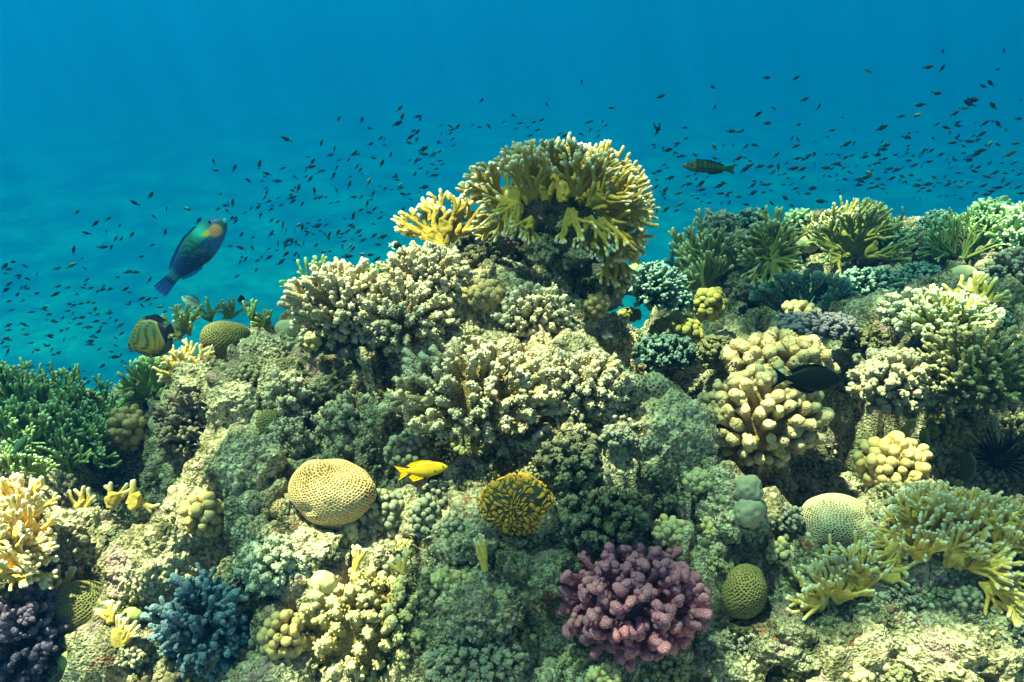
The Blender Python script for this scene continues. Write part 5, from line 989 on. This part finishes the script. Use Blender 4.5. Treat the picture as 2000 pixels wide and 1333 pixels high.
SPOTS = [  # photo x, y, length, heading
 (560,272,22,155),(661,233,12,60),(707,235,13,65),(723,251,11,170),(780,212,16,45),(785,229,16,70),(776,242,20,30),(815,228,15,20),(821,232,13,-110),(815,258,15,55),(801,268,18,35),(800,280,15,160),(893,249,14,50),(880,261,9,45),
 (940,197,12,45),(955,247,15,125),(1003,226,10,150),(1015,241,12,10),(1042,239,12,20),(1057,235,12,30),(1152,254,14,55),(1101,266,14,15),(1069,205,10,130),(1148,240,12,30),(1136,160,10,100),(1195,211,13,170),(1183,245,9,40),
 (627,280,14,65),(653,291,12,70),(645,303,14,15),(693,300,14,50),(680,313,13,70),(689,302,10,20),(763,302,13,80),(730,309,12,160),(746,320,17,65),(827,291,19,20),(828,301,16,0),(846,303,16,40),(812,315,15,60),(858,297,10,30),(417,316,11,100),(420,333,13,0),
 (506,322,18,70),(458,329,15,60),(522,340,15,165),(486,353,15,150),(541,354,16,0),(611,316,16,65),(606,326,19,15),(624,336,12,40),(605,350,16,50),(651,344,16,65),(657,328,11,60),(575,346,12,140),(697,326,12,60),(704,332,12,60),(707,340,10,80),(720,356,17,55),(774,345,12,90),(775,352,10,0),
 (583,368,17,65),(572,373,10,150),(570,386,18,20),(571,394,15,35),(521,377,12,70),(516,386,13,60),(524,394,13,20),(503,406,14,35),(508,421,14,65),(446,399,13,100),(454,397,17,80),(440,402,13,170),(425,409,10,30),(444,412,12,130),(460,432,12,50),
 (614,373,14,90),(624,386,15,25),(658,372,14,120),(682,361,17,75),(690,385,13,0),(729,379,15,70),(717,398,13,75),(704,411,12,25),(690,421,17,70),(731,409,12,50),(721,416,12,160),(752,369,10,40),(780,365,14,50),(788,380,13,160),(828,366,18,10),(850,343,14,20),
 (621,443,12,30),(530,457,17,65),(553,442,22,95),(559,451,12,90),(582,441,15,35),(576,452,10,90),(590,445,15,75),(600,453,12,170),(612,458,10,150),(619,441,18,25),(636,440,11,30),(643,459,14,65),(635,458,13,130),(660,455,15,55),(678,452,14,30),(684,440,14,25),(700,453,16,35),(663,464,10,0),(642,466,12,70),(542,478,17,90),(562,470,18,20),(557,480,17,70),(570,473,14,70),(593,476,13,90),(584,479,11,165),(617,480,12,45),(672,471,12,10),(689,468,10,150),(708,470,14,30),(730,461,14,35),(747,463,20,25),(684,481,13,45),(689,487,14,60),(669,482,10,90),(738,478,13,0),(630,492,14,0),(644,491,11,10),(558,497,17,40),(577,497,12,45),(583,501,10,60),(575,509,10,10),(549,512,18,45),(525,503,16,35),(471,484,18,160),(449,481,10,0),(493,485,12,110),(479,507,14,60),(706,497,17,0),(722,498,16,5),(679,500,22,0),(736,507,16,40),(500,528,11,60),(541,489,8,0),
 (150,415,13,40),(186,437,17,40),(211,428,12,40),(169,456,15,160),(143,489,19,60),(226,467,13,60),(200,483,17,10),(217,484,13,70),(257,459,15,45),(263,397,17,145),(301,423,14,150),(325,409,12,90),(323,454,14,80),(294,382,17,45),(368,409,16,150),(388,432,17,55),(460,432,14,60),(471,459,13,50),
 (24,512,14,10),(10,520,17,40),(16,526,16,5),(12,535,10,170),(50,520,12,160),(36,538,12,10),(55,545,16,170),(17,555,14,35),(11,567,17,30),(52,564,14,15),(33,576,14,35),(71,574,15,20),(112,525,14,30),(138,519,19,30),(167,526,11,150),(113,560,12,20),(133,562,11,10),(108,575,16,30),(162,562,14,-10),(177,563,13,20),(199,567,14,30),(202,561,10,60),(215,565,14,20),(244,565,16,30),(253,572,10,140),(249,532,16,20),(264,532,16,0),(292,547,15,60),(229,542,12,10),(135,594,14,0),(143,597,11,30),(157,594,11,20),(86,602,15,20),(88,606,12,150),(22,606,11,20),(61,610,12,10),(95,615,13,20),(132,608,12,20),(175,612,10,10),(185,605,14,40),(214,612,14,10),(276,584,16,30),(288,586,15,35),(278,597,13,150),(250,595,10,170),(312,599,15,5),(159,621,16,15),(187,628,14,15),(154,633,12,20),(203,632,12,-5),(226,627,12,40),(235,636,16,45),(102,627,14,20),(108,629,10,10),(48,634,17,160),(16,636,16,30),(17,645,12,10),(119,647,13,25),(172,639,18,0),(192,648,15,35),(237,652,13,40),(186,659,12,0),(51,653,17,0),(96,656,15,10),(99,659,10,-10),(10,662,17,20),(17,664,12,0),(176,667,18,10),(177,673,14,-10),(125,663,10,-90),(15,688,16,90),(71,684,17,10),(89,675,10,130),(113,690,14,25),(103,693,11,20),(223,698,18,10),(254,686,14,-5),(44,717,19,20),(54,718,16,5),(10,717,16,0),(99,725,17,5),(116,732,17,165),(106,746,18,5),(140,747,22,5),(172,747,12,40),(135,723,13,60),(144,722,11,80),(200,715,14,30),(164,740,12,20),(226,770,16,15),(225,786,14,160),(30,740,12,20),
 (1497,152,16,0),(1554,153,15,25),(1393,171,12,150),(1290,189,16,15),(1396,210,10,60),(1571,195,15,25),(1600,209,17,60),(1511,212,11,120),(1479,224,20,30),(1498,241,18,10),(1560,244,12,20),(1450,256,12,45),(1284,256,24,60),(1281,249,17,-70),(1337,250,11,0),(1427,257,16,0),(1625,255,11,10),(1276,283,9,0),(1322,280,13,0),(1304,294,18,15),(1294,290,11,30),(1334,305,13,175),(1357,303,12,120),(1396,288,16,130),(1457,287,13,50),(1475,284,14,160),(1558,272,13,100),(1554,286,14,20),(1442,310,19,30),(1516,303,13,50),(1557,310,15,15),(1577,307,20,35),(1462,325,20,30),(1454,332,18,30),(1483,325,19,10),(1504,326,16,15),(1520,327,15,90),(1508,338,12,25),(1550,329,22,15),(1566,331,17,20),(1612,328,16,0),(1286,335,14,10),(1309,348,17,20),(1283,351,10,160),(1281,366,13,40),(1298,372,16,50),(1297,380,12,40),(1344,360,15,5),(1334,363,10,30),(1368,360,18,40),(1325,378,17,25),(1404,364,18,25),(1414,358,12,150),(1369,371,19,10),(1350,382,13,30),(1407,378,16,5),(1420,381,12,60),(1362,388,10,0),(1384,397,11,10),(1474,354,11,160),(1469,363,17,35),(1491,361,14,0),(1501,361,11,20),(1470,378,17,30),(1442,385,13,0),(1535,388,17,155),(1553,369,13,20),(1585,368,22,5),(1577,379,12,0),(1567,348,12,25),(1530,361,10,10),(1605,394,20,170),(1547,402,12,160),(1508,398,13,130),(1492,407,13,30),(1457,400,13,0),(1320,412,13,20),(1328,400,18,30),(1298,388,10,120),(1283,413,18,70),(1300,410,20,40),(1296,398,9,90),
 (1696,139,14,155),(1842,101,11,100),(1961,99,11,95),(1812,131,21,8),(1840,134,17,50),(1948,136,13,20),(1935,163,17,150),(1921,169,14,145),(1830,182,20,3),(1798,205,21,-170),(1790,226,20,15),(1760,228,15,20),(1901,195,24,0),(1893,202,25,160),(1882,212,15,0),(1940,207,20,148),(1866,222,20,35),(1869,240,17,25),(1872,246,13,170),(1849,250,15,155),(1855,260,13,110),(1924,241,18,40),(1950,243,17,135),(1990,232,16,5),(1721,250,25,17),(1771,269,19,-5),(1645,230,7,0),(1625,255,10,10),(1667,253,9,70),(1722,277,11,40),(1729,284,19,10),(1724,292,16,-5),(1917,263,17,35),(1892,276,19,-8),(1909,274,14,20),(1931,284,17,55),(1949,283,12,150),(1984,281,13,10),(1860,279,17,5),(1821,270,12,0),(1882,286,10,160),(1972,302,24,30),(1914,295,18,5),(1904,302,20,10),(1882,299,10,0),(1892,313,19,0),(1866,313,12,160),(1818,295,13,35),(1804,296,12,70),(1836,303,13,25),(1814,316,15,10),(1786,323,15,25),(1799,326,11,60),(1782,305,12,10),(1774,314,12,0),(1749,303,11,10),(1771,301,8,50),(1714,303,17,10),(1727,311,12,15),(1688,307,15,5),(1709,320,15,20),(1718,319,10,160),(1650,308,17,25),(1638,303,8,0),(1633,320,20,12),(1614,328,18,5),(1647,329,12,40),(1653,282,20,32),(1667,281,14,55),(1736,330,16,8),(1752,333,14,25),(1699,341,21,150),(1690,348,18,15),(1674,351,14,20),(1685,355,14,155),(1701,358,8,0),(1676,362,14,5),(1703,367,14,8),(1714,350,13,10),(1741,349,17,25),(1762,345,13,160),(1779,343,12,0),(1825,347,12,150),(1795,352,14,10),(1771,358,10,100),(1792,363,16,5),(1811,360,18,0),(1824,365,10,30),(1813,373,15,5),(1851,361,18,20),(1874,365,16,0),(1896,356,9,10),(1904,335,15,160),(1910,327,16,20),(1930,345,19,165),(1943,338,14,20),(1962,339,11,0),(1921,363,16,30),(1948,367,17,5),(1967,360,16,30),(1988,366,16,30),(1990,341,12,15),(1978,333,9,0),(1935,373,16,0),(1925,380,16,0),(1994,378,14,5),(1956,319,10,10)]
EX = []
_r = R_(5)
while len(EX) < 330:                         # the fainter, farther ones between them
    x = _r.uniform(0, 2000); lim_ = np.interp(x, [0, 220, 330, 560, 760, 900, 1290, 1400, 1700, 1820, 2000], [725, 760, 600, 520, 440, 290, 400, 400, 375, 400, 390])
    top_ = np.interp(x, [0, 250, 560, 900, 1300, 1700, 2000], [490, 420, 300, 230, 240, 270, 150]); y = top_+(lim_-top_)*_r.rand()**0.7
    if 900 < x < 1275 and y > 270: continue
    if 300 < x < 450 and 420 < y < 580: continue
    EX.append((x, y, _r.uniform(7, 12), _r.choice([20, 30, 40, 160, 60])+_r.uniform(-12, 12)))
def fish_pose(s, far=0.0):
    x, y, L, a = s; Yd = _r.uniform(3.2, 5.0)*(1+far); Yd *= (14/max(L, 9))**0.5
    c = PY(x, y, Yd); hz_ = H(c[0:1], c[1:2])[0]
    while Yd > 1.2 and c[2] < H(c[0:1], c[1:2])[0]+0.03: Yd -= 0.1; c = PY(x, y, Yd)
    lean = _r.uniform(-0.45, 0.45); X = px_dir(c, a, lean); U = unit(np.array([0, 0, 1.0])-X*X[2]) if abs(X[2]) < .85 else unit(px_dir(c, a+90)-X*(px_dir(c, a+90)@X)); Yv = np.cross(U, X)
    sz = L*1.12*mpp(c)*math.sqrt(1+lean**2); return c, X, Yv, U, sz
def region_label(x, y):
    if x < 470: return 'small dark fish of the loose school over the left drop-off', 'small fish schooling left of the reef'
    if x < 900: return 'small dark fish of the school above the left slope of the mound', 'small fish schooling above the left slope'
    if x < 1280: return 'small dark fish passing just above the yellow fire coral cap', 'small fish above the fire coral cap'
    if x < 1640: return 'small dark fish of the school around the checkered wrasse', 'small fish schooling around the wrasse'
    return 'small dark fish of the dense school above the right ridge', 'small fish schooling above the right ridge'
SM2, t_, b_ = nodes('greenish_fish_skin'); b_.inputs['Base Color'].default_value = (0.05, 0.13, 0.13, 1)
for V, q in (protos[0], protos[1]): pm.append(mesh('school_fish', V, q, SM2, link=False))
order = sorted(SPOTS, key=lambda s: -s[2]); REST = order[300:]+EX
for k, s in enumerate(order[:300]):
    c, X, Yv, U, sz = fish_pose(s); kk_ = (3 + k % 2) if k % 9 == 4 else k % 3; o = pm[kk_].copy()
    M = Matrix(((X[0], Yv[0], U[0], c[0]), (X[1], Yv[1], U[1], c[1]), (X[2], Yv[2], U[2], c[2]), (0, 0, 0, 1)))
    o.matrix_world = M @ Matrix.Scale(sz, 4); COL.objects.link(o); lb, gr = region_label(s[0], s[1]); tag(o, lb, 'fish', gr)
VV, FF, off = [], [], 0
for k, s in enumerate(REST):
    V, q = protos[k % 3]; c, X, Yv, U, sz = fish_pose(s, 0.35 if k >= len(order)-300 else 0.0)
    VV.append(c+(V[:, :1]*X+V[:, 1:2]*Yv+V[:, 2:]*U)*sz); FF.append(q+off); off += len(V)
tag(mesh('fish_shoal', np.concatenate(VV), np.concatenate(FF), SM), kind='stuff')
